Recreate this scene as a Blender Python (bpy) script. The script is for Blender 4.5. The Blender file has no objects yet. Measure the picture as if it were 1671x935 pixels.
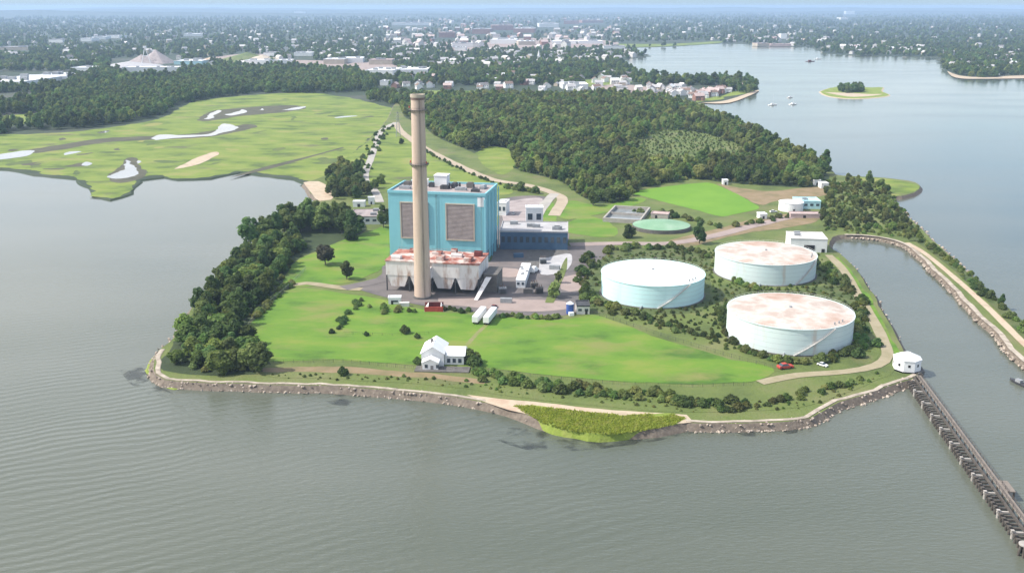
import bpy, math, random
import numpy as np
from mathutils import Vector, Matrix, noise as mnoise
from mathutils.geometry import tessellate_polygon
random.seed(7); np.random.seed(7)
sc = bpy.context.scene
R = math.radians

# ------------------------------------------------------------------ camera, sky, sun, exposure
F, CX, CY, PITCH, H = 1585.0, 835.5, 467.5, R(16.08), 150.0
cam_d = bpy.data.cameras.new('camera'); cam = bpy.data.objects.new('camera', cam_d)
sc.collection.objects.link(cam); sc.camera = cam
cam_d.sensor_width = 36; cam_d.lens = 36*F/1671.0
cam_d.clip_start = 1; cam_d.clip_end = 200000
cam.location = (0, 0, H); cam.rotation_euler = (math.pi/2-PITCH, 0, 0)

SUN_EL, SUN_AZ = 47.0, 4.0            # the sun stands to the west (-X), a touch on the camera's side
sv = Vector((-math.cos(R(SUN_AZ))*math.cos(R(SUN_EL)), -math.sin(R(SUN_AZ))*math.cos(R(SUN_EL)), math.sin(R(SUN_EL))))
w = bpy.data.worlds.new('World'); sc.world = w; w.use_nodes = True
nt = w.node_tree; bg = nt.nodes['Background']
sky = nt.nodes.new('ShaderNodeTexSky'); sky.sky_type = 'NISHITA'; sky.sun_disc = False
sky.sun_elevation = R(SUN_EL); sky.sun_rotation = R(270-SUN_AZ); sky.altitude = 100
sky.air_density = 1.0; sky.dust_density = 1.2; sky.ozone_density = 1.3
# thin summer cloud over the blue, and a clear pale blue band low on the horizon
gco = nt.nodes.new('ShaderNodeTexCoord').outputs['Generated']; gm = nt.nodes.new('ShaderNodeMapping'); gm.inputs['Scale'].default_value = (1, 1, 3.2); nt.links.new(gco, gm.inputs[0])
cn = nt.nodes.new('ShaderNodeTexNoise'); cn.inputs['Scale'].default_value = 2.6; cn.inputs['Detail'].default_value = 6; nt.links.new(gm.outputs[0], cn.inputs['Vector'])
cr = nt.nodes.new('ShaderNodeMapRange'); cr.inputs[1].default_value = .42; cr.inputs[2].default_value = .66; cr.inputs[3].default_value = .18; cr.inputs[4].default_value = .8; nt.links.new(cn.outputs['Fac'], cr.inputs[0])
cm = nt.nodes.new('ShaderNodeMix'); cm.data_type = 'RGBA'; cm.inputs[7].default_value = (6.6, 6.6, 6.7, 1); gw = nt.nodes.new('ShaderNodeSeparateXYZ'); nt.links.new(gco, gw.inputs[0])      # more cloud in the west
wr = nt.nodes.new('ShaderNodeMapRange'); wr.inputs[1].default_value = -.45; wr.inputs[2].default_value = .4; wr.inputs[3].default_value = .4; wr.inputs[4].default_value = -.22; nt.links.new(gw.outputs[0], wr.inputs[0])
wa = nt.nodes.new('ShaderNodeMath'); wa.operation = 'ADD'; wa.use_clamp = True; nt.links.new(cr.outputs[0], wa.inputs[0]); nt.links.new(wr.outputs[0], wa.inputs[1])
nt.links.new(wa.outputs[0], cm.inputs[0]); nt.links.new(sky.outputs[0], cm.inputs[6])
gx = nt.nodes.new('ShaderNodeSeparateXYZ'); nt.links.new(gco, gx.inputs[0])
hr = nt.nodes.new('ShaderNodeMapRange'); hr.inputs[1].default_value = .0; hr.inputs[2].default_value = .07; hr.inputs[3].default_value = 1; hr.inputs[4].default_value = 0; nt.links.new(gx.outputs[2], hr.inputs[0])
hm = nt.nodes.new('ShaderNodeMix'); hm.data_type = 'RGBA'; hm.inputs[7].default_value = (2.1, 2.8, 3.4, 1); nt.links.new(hr.outputs[0], hm.inputs[0]); nt.links.new(cm.outputs[2], hm.inputs[6])
nt.links.new(hm.outputs[2], bg.inputs[0]); bg.inputs[1].default_value = 0.15
sl = bpy.data.lights.new('sun', 'SUN'); sl.energy = 4.0; sl.angle = R(0.6); sl.color = (1, .945, .86)
so = bpy.data.objects.new('sun', sl); sc.collection.objects.link(so)
so.rotation_euler = (-sv).to_track_quat('-Z', 'Y').to_euler(); so.location = (-300, 0, 400)
sc.view_settings.view_transform = 'Standard'; sc.view_settings.look = 'None'
sc.view_settings.exposure = 0.62; sc.view_settings.gamma = 1; sc.view_settings.use_curve_mapping = False
sc.cycles.max_bounces = 5; sc.cycles.diffuse_bounces = 2; sc.cycles.volume_bounces = 1; sc.cycles.glossy_bounces = 3

# ------------------------------------------------------------------ helpers
def ray(px, py):
    x = (px-CX)/F; y = -(py-CY)/F
    return x, math.cos(PITCH)+y*math.sin(PITCH), -math.sin(PITCH)+y*math.cos(PITCH)
def G(px, py, z=2.5):
    d = ray(px, py); t = (z-H)/d[2]
    return Vector((d[0]*t, d[1]*t))
def PX(x, y, z=2.5):
    dz = z-H; c, s = math.cos(PITCH), math.sin(PITCH)
    f = y*c-dz*s; u = y*s+dz*c
    return CX+F*x/f, CY-F*u/f
def inside(p, poly):
    x, y = p; r = False; j = len(poly)-1
    for i in range(len(poly)):
        xi, yi = poly[i]; xj, yj = poly[j]
        if (yi > y) != (yj > y) and x < (xj-xi)*(y-yi)/(yj-yi)+xi: r = not r
        j = i
    return r
def link(o): sc.collection.objects.link(o); return o
def tag(o, label=None, cat=None, group=None, kind=None):
    if label: o['label'] = label
    if cat: o['category'] = cat
    if group: o['group'] = group
    if kind: o['kind'] = kind
    return o
def empty(name, loc, rz, label, cat, group=None):
    o = bpy.data.objects.new(name, None); link(o); o.location = loc; o.rotation_euler = (0, 0, rz); o.empty_display_size = 1
    return tag(o, label, cat, group)
def copy_tree(o, parent=None):
    c = o.copy(); link(c); c.parent = parent
    for ch in o.children: copy_tree(ch, c)
    return c

class MB:
    def __init__(s): s.v = []; s.f = []; s.m = []
    def add(s, vs, fs, m=0):
        b = len(s.v); s.v += [tuple(v) for v in vs]
        s.f += [tuple(i+b for i in f) for f in fs]; s.m += [m]*len(fs); return s
    def box(s, c, d, rz=0, m=0):
        c = Vector(c); hx, hy, hz = d[0]/2, d[1]/2, d[2]/2; M = Matrix.Rotation(rz, 3, 'Z')
        vs = [c+M@Vector((x*hx, y*hy, z*hz)) for z in (-1, 1) for x, y in ((-1, -1), (1, -1), (1, 1), (-1, 1))]
        return s.add(vs, [(3, 2, 1, 0), (4, 5, 6, 7), (0, 1, 5, 4), (1, 2, 6, 5), (2, 3, 7, 6), (3, 0, 4, 7)], m)
    def cyl(s, c, r0, r1, z0, z1, n=24, m=0, caps=True, sx=1, sy=1):
        vs = []
        for r, z in ((r0, z0), (r1, z1)):
            vs += [(c[0]+sx*r*math.cos(2*math.pi*i/n), c[1]+sy*r*math.sin(2*math.pi*i/n), z) for i in range(n)]
        fs = [(i, (i+1) % n, n+(i+1) % n, n+i) for i in range(n)]
        if caps: fs += [tuple(range(n-1, -1, -1)), tuple(range(n, 2*n))]
        return s.add(vs, fs, m)
    def ring(s, c, ri, ro, z0, z1, n=48, m=0):
        vs = []
        for r, z in ((ri, z0), (ro, z0), (ro, z1), (ri, z1)):
            vs += [(c[0]+r*math.cos(2*math.pi*i/n), c[1]+r*math.sin(2*math.pi*i/n), z) for i in range(n)]
        fs = []
        for k in range(4):
            for i in range(n):
                j = (i+1) % n; a, b = k*n, ((k+1) % 4)*n
                fs.append((a+i, a+j, b+j, b+i))
        return s.add(vs, fs, m)
    def tube(s, a, b, r, n=6, m=0, r1=None):
        a, b = Vector(a), Vector(b); d = (b-a).normalized(); u = d.orthogonal().normalized(); v = d.cross(u)
        r1 = r if r1 is None else r1; vs = []
        for p, q in ((a, r), (b, r1)):
            vs += [p+q*(u*math.cos(2*math.pi*i/n)+v*math.sin(2*math.pi*i/n)) for i in range(n)]
        return s.add(vs, [(i, (i+1) % n, n+(i+1) % n, n+i) for i in range(n)]+[tuple(range(n-1, -1, -1)), tuple(range(n, 2*n))], m)
    def prism(s, pts, y0, y1, m=0):        # profile in x,z swept along y
        n = len(pts); vs = [(x, y0, z) for x, z in pts]+[(x, y1, z) for x, z in pts]
        return s.add(vs, [tuple(range(n)), tuple(range(2*n-1, n-1, -1))]+[((i+1) % n, i, n+i, n+(i+1) % n) for i in range(n)], m)
    def build(s, name, mats, parent=None, loc=None, rz=0, smooth=False):
        me = bpy.data.meshes.new(name); me.from_pydata(s.v, [], s.f)
        mats = mats if isinstance(mats, (list, tuple)) else [mats]
        for q in mats: me.materials.append(q)
        me.polygons.foreach_set('material_index', s.m)
        if smooth: me.polygons.foreach_set('use_smooth', [True]*len(s.f))
        me.update(); o = bpy.data.objects.new(name, me); link(o); o.parent = parent
        if loc is not None: o.location = loc
        o.rotation_euler = (0, 0, rz)
        return o

def mat(name, cols, scale=.05, rough=.85, detail=5, bump=0, bscale=None, coord='pos', lohi=(.3, .7), rand=0, spec=.3, stretch=None, second=None):
    """colours mixed by noise (metres); second = (colour, scale, low, high): a further patchy layer"""
    m = bpy.data.materials.new(name); m.use_nodes = True; t = m.node_tree; N, L = t.nodes, t.links
    b = N['Principled BSDF']; b.inputs['Roughness'].default_value = rough; b.inputs['Specular IOR Level'].default_value = spec
    if coord == 'pos': src = N.new('ShaderNodeNewGeometry').outputs['Position']
    else: src = N.new('ShaderNodeTexCoord').outputs['Object']
    if stretch:
        mp = N.new('ShaderNodeMapping'); mp.inputs['Scale'].default_value = stretch[:3]
        if len(stretch) > 3: mp.inputs['Rotation'].default_value = (0, 0, stretch[3])
        L.new(src, mp.inputs[0]); src = mp.outputs[0]
    def nz(s, d=detail):
        n = N.new('ShaderNodeTexNoise'); n.inputs['Scale'].default_value = s; n.inputs['Detail'].default_value = d
        n.inputs['Roughness'].default_value = .62; L.new(src, n.inputs['Vector']); return n
    cols = [c if len(c) == 4 else (*c, 1) for c in cols]
    if len(cols) == 1:
        out = N.new('ShaderNodeRGB'); out.outputs[0].default_value = cols[0]; out = out.outputs[0]
    else:
        n = nz(scale); rp = N.new('ShaderNodeValToRGB'); e = rp.color_ramp.elements
        k = len(cols)
        while len(e) < k: e.new(.5)
        for i, c in enumerate(cols):
            e[i].position = lohi[0]+(lohi[1]-lohi[0])*i/(k-1); e[i].color = c
        L.new(n.outputs['Fac'], rp.inputs[0]); out = rp.outputs[0]
    if second:
        n = nz(second[1]); mr = N.new('ShaderNodeMapRange'); mr.inputs[1].default_value = second[2]; mr.inputs[2].default_value = second[3]
        L.new(n.outputs['Fac'], mr.inputs[0]); mx = N.new('ShaderNodeMix'); mx.data_type = 'RGBA'
        L.new(mr.outputs[0], mx.inputs[0]); L.new(out, mx.inputs[6]); mx.inputs[7].default_value = (*second[0], 1); out = mx.outputs[2]
    if rand:
        oi = N.new('ShaderNodeObjectInfo'); hs = N.new('ShaderNodeHueSaturation')
        mr = N.new('ShaderNodeMapRange'); mr.inputs[3].default_value = 1-rand; mr.inputs[4].default_value = 1+rand
        L.new(oi.outputs['Random'], mr.inputs[0]); sn = N.new('ShaderNodeTexNoise'); sn.inputs['Scale'].default_value = .017; sn.inputs['Detail'].default_value = 3; L.new(oi.outputs['Location'], sn.inputs['Vector'])
        sm = N.new('ShaderNodeMapRange'); sm.inputs[1].default_value = .35; sm.inputs[2].default_value = .65; sm.inputs[3].default_value = .66; sm.inputs[4].default_value = 1.55; L.new(sn.outputs['Fac'], sm.inputs[0])
        vm = N.new('ShaderNodeMath'); vm.operation = 'MULTIPLY'; L.new(mr.outputs[0], vm.inputs[0]); L.new(sm.outputs[0], vm.inputs[1]); L.new(vm.outputs[0], hs.inputs['Value'])
        ml = N.new('ShaderNodeMath'); ml.operation = 'MULTIPLY'; ml.inputs[1].default_value = 7.31; L.new(oi.outputs['Random'], ml.inputs[0])
        fr = N.new('ShaderNodeMath'); fr.operation = 'FRACT'; L.new(ml.outputs[0], fr.inputs[0])
        m2 = N.new('ShaderNodeMapRange'); m2.inputs[3].default_value = .465; m2.inputs[4].default_value = .53
        L.new(fr.outputs[0], m2.inputs[0]); L.new(m2.outputs[0], hs.inputs['Hue'])
        L.new(out, hs.inputs['Color']); out = hs.outputs[0]
    L.new(out, b.inputs['Base Color'])
    if bump:
        n = nz(bscale or scale*4, 4); bp = N.new('ShaderNodeBump'); bp.inputs['Strength'].default_value = 1
        bp.inputs['Distance'].default_value = bump; L.new(n.outputs['Fac'], bp.inputs['Height']); L.new(bp.outputs[0], b.inputs['Normal'])
    return m

# ------------------------------------------------------------------ materials
def water_mat():
    m = bpy.data.materials.new('water'); m.use_nodes = True; t = m.node_tree; N, L = t.nodes, t.links
    b = N['Principled BSDF']; b.inputs['IOR'].default_value = 1.33; b.inputs['Roughness'].default_value = .16
    pos = N.new('ShaderNodeNewGeometry').outputs['Position']
    def nz(scale, detail=4, vec=pos):
        n = N.new('ShaderNodeTexNoise'); n.inputs['Scale'].default_value = scale; n.inputs['Detail'].default_value = detail
        L.new(vec, n.inputs['Vector']); return n.outputs['Fac']
    def mrange(v, a, c, lo, hi):
        r = N.new('ShaderNodeMapRange'); L.new(v, r.inputs[0])
        for i, q in enumerate((a, c, lo, hi)): r.inputs[i+1].default_value = q
        return r.outputs[0]
    def math_(op, a, c):
        q = N.new('ShaderNodeMath'); q.operation = op
        for i, z in enumerate((a, c)):
            if isinstance(z, (int, float)): q.inputs[i].default_value = z
            else: L.new(z, q.inputs[i])
        return q.outputs[0]
    mp0 = N.new('ShaderNodeMapping'); mp0.inputs['Scale'].default_value = (.6, 1.6, 1); mp0.inputs['Rotation'].default_value = (0, 0, R(-12)); L.new(pos, mp0.inputs[0])
    big = nz(.006, 5, mp0.outputs[0])
    mx = N.new('ShaderNodeMix'); mx.data_type = 'RGBA'; mx.inputs[6].default_value = (.084, .096, .072, 1); mx.inputs[7].default_value = (.112, .122, .098, 1)
    L.new(mrange(big, .35, .65, 0, 1), mx.inputs[0]); L.new(mx.outputs[2], b.inputs['Base Color'])
    L.new(mrange(big, .3, .7, .07, .17), b.inputs['Roughness'])
    mp = N.new('ShaderNodeMapping'); mp.inputs['Rotation'].default_value = (0, 0, R(-25)); L.new(pos, mp.inputs[0])
    wv = N.new('ShaderNodeTexWave'); wv.wave_type = 'BANDS'; wv.bands_direction = 'Y'; wv.inputs['Scale'].default_value = .068
    wv.inputs['Distortion'].default_value = 8; wv.inputs['Detail'].default_value = 2; wv.inputs['Detail Scale'].default_value = .35; L.new(mp.outputs[0], wv.inputs['Vector'])
    mask = mrange(nz(.011, 2), .42, .62, .05, 1)
    xyz = N.new('ShaderNodeSeparateXYZ'); L.new(pos, xyz.inputs[0])
    mask = math_('MULTIPLY', mask, mrange(xyz.outputs[0], -10, 90, 1, .12))
    mask = math_('MULTIPLY', mask, mrange(xyz.outputs[1], 330, 480, 1, .1))
    swell = math_('MULTIPLY', math_('MULTIPLY', wv.outputs['Fac'], mask), .17)
    mp2 = N.new('ShaderNodeMapping'); mp2.inputs['Scale'].default_value = (.55, 1.5, 1); mp2.inputs['Rotation'].default_value = (0, 0, R(-14)); L.new(pos, mp2.inputs[0])
    calm = math_('MULTIPLY', mrange(xyz.outputs[1], 270, 640, 1, .09), mrange(xyz.outputs[0], -260, -60, .5, 1))
    chop = math_('MULTIPLY', math_('MULTIPLY', nz(.55, 3, mp2.outputs[0]), .34), calm)
    bp = N.new('ShaderNodeBump'); bp.inputs['Distance'].default_value = 1; bp.inputs['Strength'].default_value = .8
    L.new(math_('ADD', swell, chop), bp.inputs['Height']); L.new(bp.outputs[0], b.inputs['Normal'])
    return m
M = {}
M['water'] = water_mat()
M['creek'] = mat('still_water', [(.20, .20, .185), (.27, .265, .25)], .02, rough=.08, spec=.5)  # pale base colour: bright cloud reflection painted into the water
M['land'] = mat('rough_grass', [(.070, .098, .028), (.115, .150, .038), (.165, .165, .070)], .03, bump=.5, bscale=.6, second=((.155, .135, .07), .018, .60, .76))
M['far_land'] = mat('town_ground', [(.022, .036, .020), (.036, .054, .028), (.075, .078, .062)], .006, bump=0)
M['lawn'] = mat('mown_lawn', [(.056, .125, .013), (.094, .190, .017), (.118, .212, .020), (.168, .218, .034)], .028, bump=.12, bscale=.9, stretch=(1, 1.7, 1, .15), detail=8, lohi=(.34, .66), second=((.185, .19, .055), .035, .50, .72))
M['field'] = mat('bright_field', [(.100, .225, .016), (.145, .275, .024)], .03, bump=.1, bscale=.8)
M['marsh'] = mat('marsh_grass', [(.070, .108, .022), (.130, .185, .028), (.170, .222, .036), (.215, .225, .060)], 0.024, bump=.6, bscale=.3, stretch=(.85, 1.35, 1, .5), detail=9, lohi=(.36, .64), second=((.10, .105, .05), .02, .57, .70))
M['marsh_wet'] = mat('wet_marsh_grass', [(.055, .085, .022), (.085, .12, .03), (.12, .14, .04)], .05, bump=.4, bscale=.3)
M['marsh_dry'] = mat('dry_marsh_grass', [(.19, .21, .045), (.24, .23, .07)], .04, bump=.4, bscale=.3)
M['shore_grass'] = mat('shore_grass', [(.125, .175, .024), (.185, .24, .036), (.24, .26, .07)], .18, bump=.4, bscale=.7)
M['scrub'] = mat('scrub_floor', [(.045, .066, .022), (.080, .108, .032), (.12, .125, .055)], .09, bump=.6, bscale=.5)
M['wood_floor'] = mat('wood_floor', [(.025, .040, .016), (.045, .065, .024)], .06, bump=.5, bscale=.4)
M['mud'] = mat('marsh_mud', [(.055, .055, .034), (.10, .095, .06)], .05)
M['dark_mud'] = mat('weedy_mud', [(.035, .042, .032), (.075, .080, .068)], .12, rough=.4)
M['sand'] = mat('sand', [(.34, .27, .19), (.46, .38, .28), (.40, .28, .20)], .12, bump=.1, bscale=1)
M['earth'] = mat('dry_earth', [(.135, .125, .055), (.22, .165, .09), (.27, .20, .13)], .07, bump=.15, bscale=.8)
M['path'] = mat('worn_track', [(.25, .22, .13), (.34, .29, .20)], .2)
M['asphalt'] = mat('yard_asphalt', [(.085, .080, .080), (.135, .120, .118), (.165, .145, .138)], .06, second=((.21, .17, .155), .022, .52, .66), bump=.02, bscale=1)
M['pinkpave'] = mat('worn_pavement', [(.26, .205, .185), (.34, .27, .245)], .07, second=((.17, .145, .135), .05, .60, .72))
M['road'] = mat('pale_road', [(.30, .285, .26), (.40, .37, .33)], .1)
M['dirt_road'] = mat('dirt_road', [(.32, .26, .19), (.42, .35, .26)], .1)
M['rock'] = mat('riprap_stone', [(.20, .165, .135), (.36, .30, .245), (.50, .43, .36)], .35, bump=.1, bscale=1.2)
M['wallface'] = mat('seawall_face', [(.095, .076, .060), (.20, .165, .13)], .5, bump=.2, bscale=.9)
M['crest'] = mat('seawall_crest', [(.22, .185, .15), (.36, .31, .25), (.48, .42, .35)], .25, bump=.08, bscale=1.3)
M['leaf'] = mat('leaf', [(.082, .135, .030), (.135, .195, .045), (.195, .250, .065)], .25, rough=.7, rand=.34, coord='obj')
M['leaf_dark'] = mat('leaf_dark', [(.062, .110, .030), (.102, .158, .044), (.150, .205, .062)], .25, rough=.7, rand=.28, coord='obj')
M['leaf_olive'] = mat('leaf_olive', [(.110, .142, .042), (.172, .208, .062), (.240, .265, .095)], .25, rough=.7, rand=.32, coord='obj')
M['leaf_red'] = mat('leaf_bronze', [(.040, .040, .026), (.060, .058, .034)], .25, rough=.7, rand=.1, coord='obj')
M['cordgrass'] = mat('cordgrass_blades', [(.22, .28, .032), (.31, .36, .05), (.38, .38, .10)], .3, coord='obj')
for k_ in ('leaf', 'leaf_dark', 'leaf_olive', 'leaf_red', 'cordgrass'):
    t = M[k_].node_tree; pb_ = t.nodes['Principled BSDF']; tr = t.nodes.new('ShaderNodeBsdfTranslucent'); ms = t.nodes.new('ShaderNodeMixShader'); ms.inputs[0].default_value = .52
    t.links.new(pb_.inputs['Base Color'].links[0].from_socket, tr.inputs[0]); t.links.new(pb_.outputs[0], ms.inputs[1]); t.links.new(tr.outputs[0], ms.inputs[2]); t.links.new(ms.outputs[0], t.nodes['Material Output'].inputs[0])
M['bark'] = mat('bark', [(.07, .055, .04), (.12, .10, .08)], 1.5, coord='obj')
M['conc'] = mat('concrete', [(.30, .28, .25), (.40, .37, .33)], .3, bump=.03, bscale=1, coord='obj')
M['conc_dk'] = mat('dark_concrete', [(.09, .085, .08), (.16, .15, .14)], .4, coord='obj')
M['wood_dk'] = mat('weathered_timber', [(.055, .048, .042), (.12, .105, .09)], .6, coord='obj')
M['deck'] = mat('pale_deck', [(.30, .275, .25), (.42, .39, .36)], .4, coord='obj')
M['pier_deck'] = mat('grey_brown_planks', [(.16, .135, .115), (.25, .215, .185)], .5, coord='obj')
M['steel'] = mat('grey_steel', [(.22, .23, .24), (.34, .35, .36)], .6, rough=.5, coord='obj')
M['darksteel'] = mat('dark_steel', [(.035, .036, .04), (.08, .08, .085)], .5, rough=.6, coord='obj')
M['white'] = mat('white_paint', [(.66, .66, .65), (.80, .80, .79)], .25, rough=.55, coord='obj')
M['whiteroof'] = mat('white_roof', [(.68, .69, .70), (.82, .82, .82)], .15, rough=.6, coord='obj')
M['offwhite'] = mat('off_white', [(.50, .48, .46), (.68, .66, .63)], .2, rough=.6, coord='obj', second=((.40, .27, .19), .25, .66, .82))
M['dark'] = mat('dark_opening', [(.012, .013, .015), (.03, .03, .034)], .5, rough=.3, coord='obj')
M['glass'] = mat('window_glass', [(.03, .045, .06), (.06, .08, .10)], .5, rough=.1, spec=.6, coord='obj')
M['red'] = mat('red_paint', [(.36, .045, .035), (.50, .085, .06)], .5, rough=.55, coord='obj')
M['darkred'] = mat('dark_red', [(.11, .025, .025), (.18, .04, .035)], .5, rough=.6, coord='obj')
M['blue'] = mat('blue_paint', [(.03, .07, .26), (.06, .12, .36)], .4, rough=.5, coord='obj')
M['gravelroof'] = mat('pinkish_grey_roof', [(.27, .225, .215), (.38, .33, .32)], .12, coord='obj', second=((.13, .115, .12), .07, .58, .70))
M['greyroof'] = mat('grey_roof', [(.33, .32, .33), (.45, .44, .44)], .15, coord='obj')
M['navy'] = mat('navy_cladding', [(.045, .095, .165), (.070, .135, .215)], .12, rough=.45, coord='obj')
M['greencover'] = mat('green_basin_cover', [(.15, .29, .17), (.24, .38, .25)], .06, rough=.6, coord='obj', second=((.33, .42, .33), .05, .58, .75))
M['basinwater'] = mat('basin_water', [(.17, .19, .20), (.24, .26, .27)], .08, rough=.1, coord='obj')
M['cyanwall'] = mat('cyan_paint', [(.38, .62, .68), (.50, .72, .76)], .2, rough=.5, coord='obj')
M['brick'] = mat('brick_wall', [(.23, .12, .095), (.33, .19, .155)], .08, coord='obj')
M['tan'] = mat('tan_wall', [(.38, .32, .25), (.48, .42, .34)], .1, coord='obj')
M['pinkroof'] = mat('pinkish_roof', [(.40, .30, .28), (.50, .40, .38)], .15, coord='obj')
M['shingle'] = mat('grey_shingles', [(.13, .125, .13), (.22, .21, .21)], .4, coord='obj')
M['brownroof'] = mat('brown_shingles', [(.16, .11, .09), (.24, .17, .14)], .4, coord='obj')
M['tyre'] = mat('black_rubber', [(.02, .02, .02), (.03, .03, .03)], 1, coord='obj')
M['orange'] = mat('orange_paint', [(.50, .13, .04), (.58, .19, .07)], .5, rough=.55, coord='obj')
M['rust'] = mat('rusted_deck', [(.20, .060, .045), (.32, .12, .085), (.48, .32, .27)], .22, coord='obj', second=((.55, .48, .44), .16, .48, .60))
M['duct'] = mat('pale_duct_casing', [(.60, .57, .55), (.74, .71, .69)], .2, rough=.7, coord='obj', second=((.36, .24, .18), .16, .52, .70), stretch=(1.6, 1.6, .4))

def clad_mat(name, c0, c1, seams, stain):
    """ribbed sheet cladding: vertical ribs as relief, weather streaks running down"""
    m = mat(name, [c0, c1], .10, rough=.5, coord='obj', second=(stain, .14, .60, .85), stretch=(1.5, 1.5, .22))
    t = m.node_tree; N, L = t.nodes, t.links; b = N['Principled BSDF']
    wv = N.new('ShaderNodeTexWave'); wv.wave_type = 'BANDS'; wv.bands_direction = 'X'; wv.inputs['Scale'].default_value = seams
    tc = N.new('ShaderNodeTexCoord'); L.new(tc.outputs['Object'], wv.inputs['Vector'])
    bp = N.new('ShaderNodeBump'); bp.inputs['Distance'].default_value = .05; bp.inputs['Strength'].default_value = .5
    L.new(wv.outputs['Fac'], bp.inputs['Height']); L.new(bp.outputs[0], b.inputs['Normal'])
    return m
M['seam'] = mat('plate_seam', [(.36, .42, .42), (.50, .56, .55)], .3, coord='obj')
M['joint'] = mat('cladding_joint', [(.225, .49, .55), (.26, .54, .60)], .3, rough=.5, coord='obj')
M['turq'] = clad_mat('turquoise_cladding', (.195, .465, .535), (.235, .525, .590), .35, (.31, .53, .57))
M['louvre'] = mat('louvre_slats', [(.26, .215, .20), (.36, .30, .28)], .3, coord='obj')
M['shaft'] = mat('stack_concrete', [(.46, .35, .275), (.58, .46, .375)], .12, rough=.9, coord='obj', stretch=(1.6, 1.6, .16), second=((.34, .25, .195), .2, .56, .74))

# ------------------------------------------------------------------ land and water
def catmull(pts, step):
    out = []; n = len(pts)
    for i in range(n-1):
        p0, p1, p2, p3 = pts[max(i-1, 0)], pts[i], pts[i+1], pts[min(i+2, n-1)]
        k = max(1, min(40, int((p2-p1).length/step)))
        for j in range(k):
            t = j/k
            out.append(.5*((2*p1)+(p2-p0)*t+(2*p0-5*p1+4*p2-p3)*t*t+(3*p1-p0-3*p2+p3)*t**3))
    out.append(pts[-1]); return out
def outline(px, z, step=6, jit=0, seed=0, closed=True):
    w_ = [G(x, y, z) for x, y in px]
    if closed: w_ = w_+[w_[0]]
    c = catmull(w_, step)
    if closed: c = c[:-1]
    if jit:
        c = [p+Vector((mnoise.noise((p.x*.045, p.y*.045, seed))+.6*mnoise.noise((p.x*.15, p.y*.15, seed)), mnoise.noise((p.x*.045, p.y*.045, seed+9))+.6*mnoise.noise((p.x*.15, p.y*.15, seed+5))))*jit for p in c]
    return c
def sheet(name, pts, z, m, kind='structure', skirt=0, skirt_z=-.8, mskirt=None):
    me_pts = [Vector((p[0], p[1], z)) for p in pts]; tri = tessellate_polygon([me_pts])
    b = MB(); fs = []
    for a in tri:
        v0, v1, v2 = (me_pts[i] for i in a)
        fs.append(tuple(a) if (v1-v0).cross(v2-v0).z > 0 else tuple(reversed(a)))
    b.add(me_pts, fs, 0)
    if skirt:
        n = len(pts); area = sum(pts[i][0]*pts[(i+1) % n][1]-pts[(i+1) % n][0]*pts[i][1] for i in range(n)); sg = 1 if area > 0 else -1
        low = []
        for i in range(n):
            t = (Vector(pts[(i+1) % n][:2])-Vector(pts[i-1][:2])).normalized(); nn = Vector((t.y, -t.x))*sg
            low.append((pts[i][0]+nn.x*skirt, pts[i][1]+nn.y*skirt, skirt_z))
        b.add(me_pts+low, [(i, (i+1) % n, n+(i+1) % n, n+i) if sg < 0 else (n+i, n+(i+1) % n, (i+1) % n, i) for i in range(n)], 1)
    o = b.build(name, [m, mskirt or m]); o['kind'] = kind
    return o
def ribbon(name, px, wid, z, m, kind='structure', smooth=6, world=False):
    c = catmull([Vector(p) for p in px] if world else [G(x, y, z) for x, y in px], smooth); vs = []; n = len(c)
    for i, p in enumerate(c):
        t = (c[min(i+1, n-1)]-c[max(i-1, 0)]).normalized(); q = Vector((-t.y, t.x))*wid/2*(1+.16*mnoise.noise((p.x*.06, p.y*.06, 3)))
        vs += [(p.x+q.x, p.y+q.y, z), (p.x-q.x, p.y-q.y, z)]
    o = MB().add(vs, [(2*i, 2*i+1, 2*i+3, 2*i+2) for i in range(n-1)]).build(name, m); o['kind'] = kind
    return o
FAR = 42000
b = MB(); b.add([(-FAR, -1500, 0), (FAR, -1500, 0), (FAR, FAR, 0), (-FAR, FAR, 0)], [(0, 1, 2, 3)]); b.build('water', M['water'])['kind'] = 'structure'

main_px = [(-1500, 256), (-700, 262), (-200, 270), (0, 276), (70, 286), (128, 292), (148, 306), (156, 320), (180, 326), (214, 316), (228, 294), (268, 289), (290, 293), (345, 291), (392, 281), (440, 287), (480, 292), (497, 299),
           (540, 340), (700, 300), (1000, 240), (1100, 200), (1128, 175), (1143, 168), (1178, 165), (1212, 157), (1233, 149), (1236, 140), (1218, 133), (1190, 131), (1120, 132), (1066, 126), (1030, 116), (1008, 102), (1022, 96), (1052, 93), (1057, 89), (1030, 84), (1040, 77),
           (1100, 76), (1180, 71), (1240, 73), (1296, 77), (1325, 76), (1345, 87), (1400, 91), (1480, 92), (1525, 93), (1535, 100), (1540, 113), (1565, 125), (1610, 127), (1671, 124), (1800, 121), (2400, 116)]
main_w = [G(x, y, 1.0) for x, y in main_px]
mw = []
for i, p in enumerate(main_w[:-1]):
    q = main_w[i+1]; k = max(1, min(30, int((q-p).length/10)))
    for j in range(k):
        v = p.lerp(q, j/k); s = min(20, (q-p).length*.12) if 0 < j else 0
        mw.append(v+Vector((mnoise.noise((v.x*.02, v.y*.02, 1)), mnoise.noise((v.x*.02, v.y*.02, 7))))*s)
mw.append(main_w[-1])
mw += [Vector((38000, mw[-1].y+400)), Vector((38000, 39000)), Vector((-38000, 39000)), Vector((-38000, mw[0].y))]
sheet('mainland', mw, 1.0, M['far_land'], skirt=4)

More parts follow.
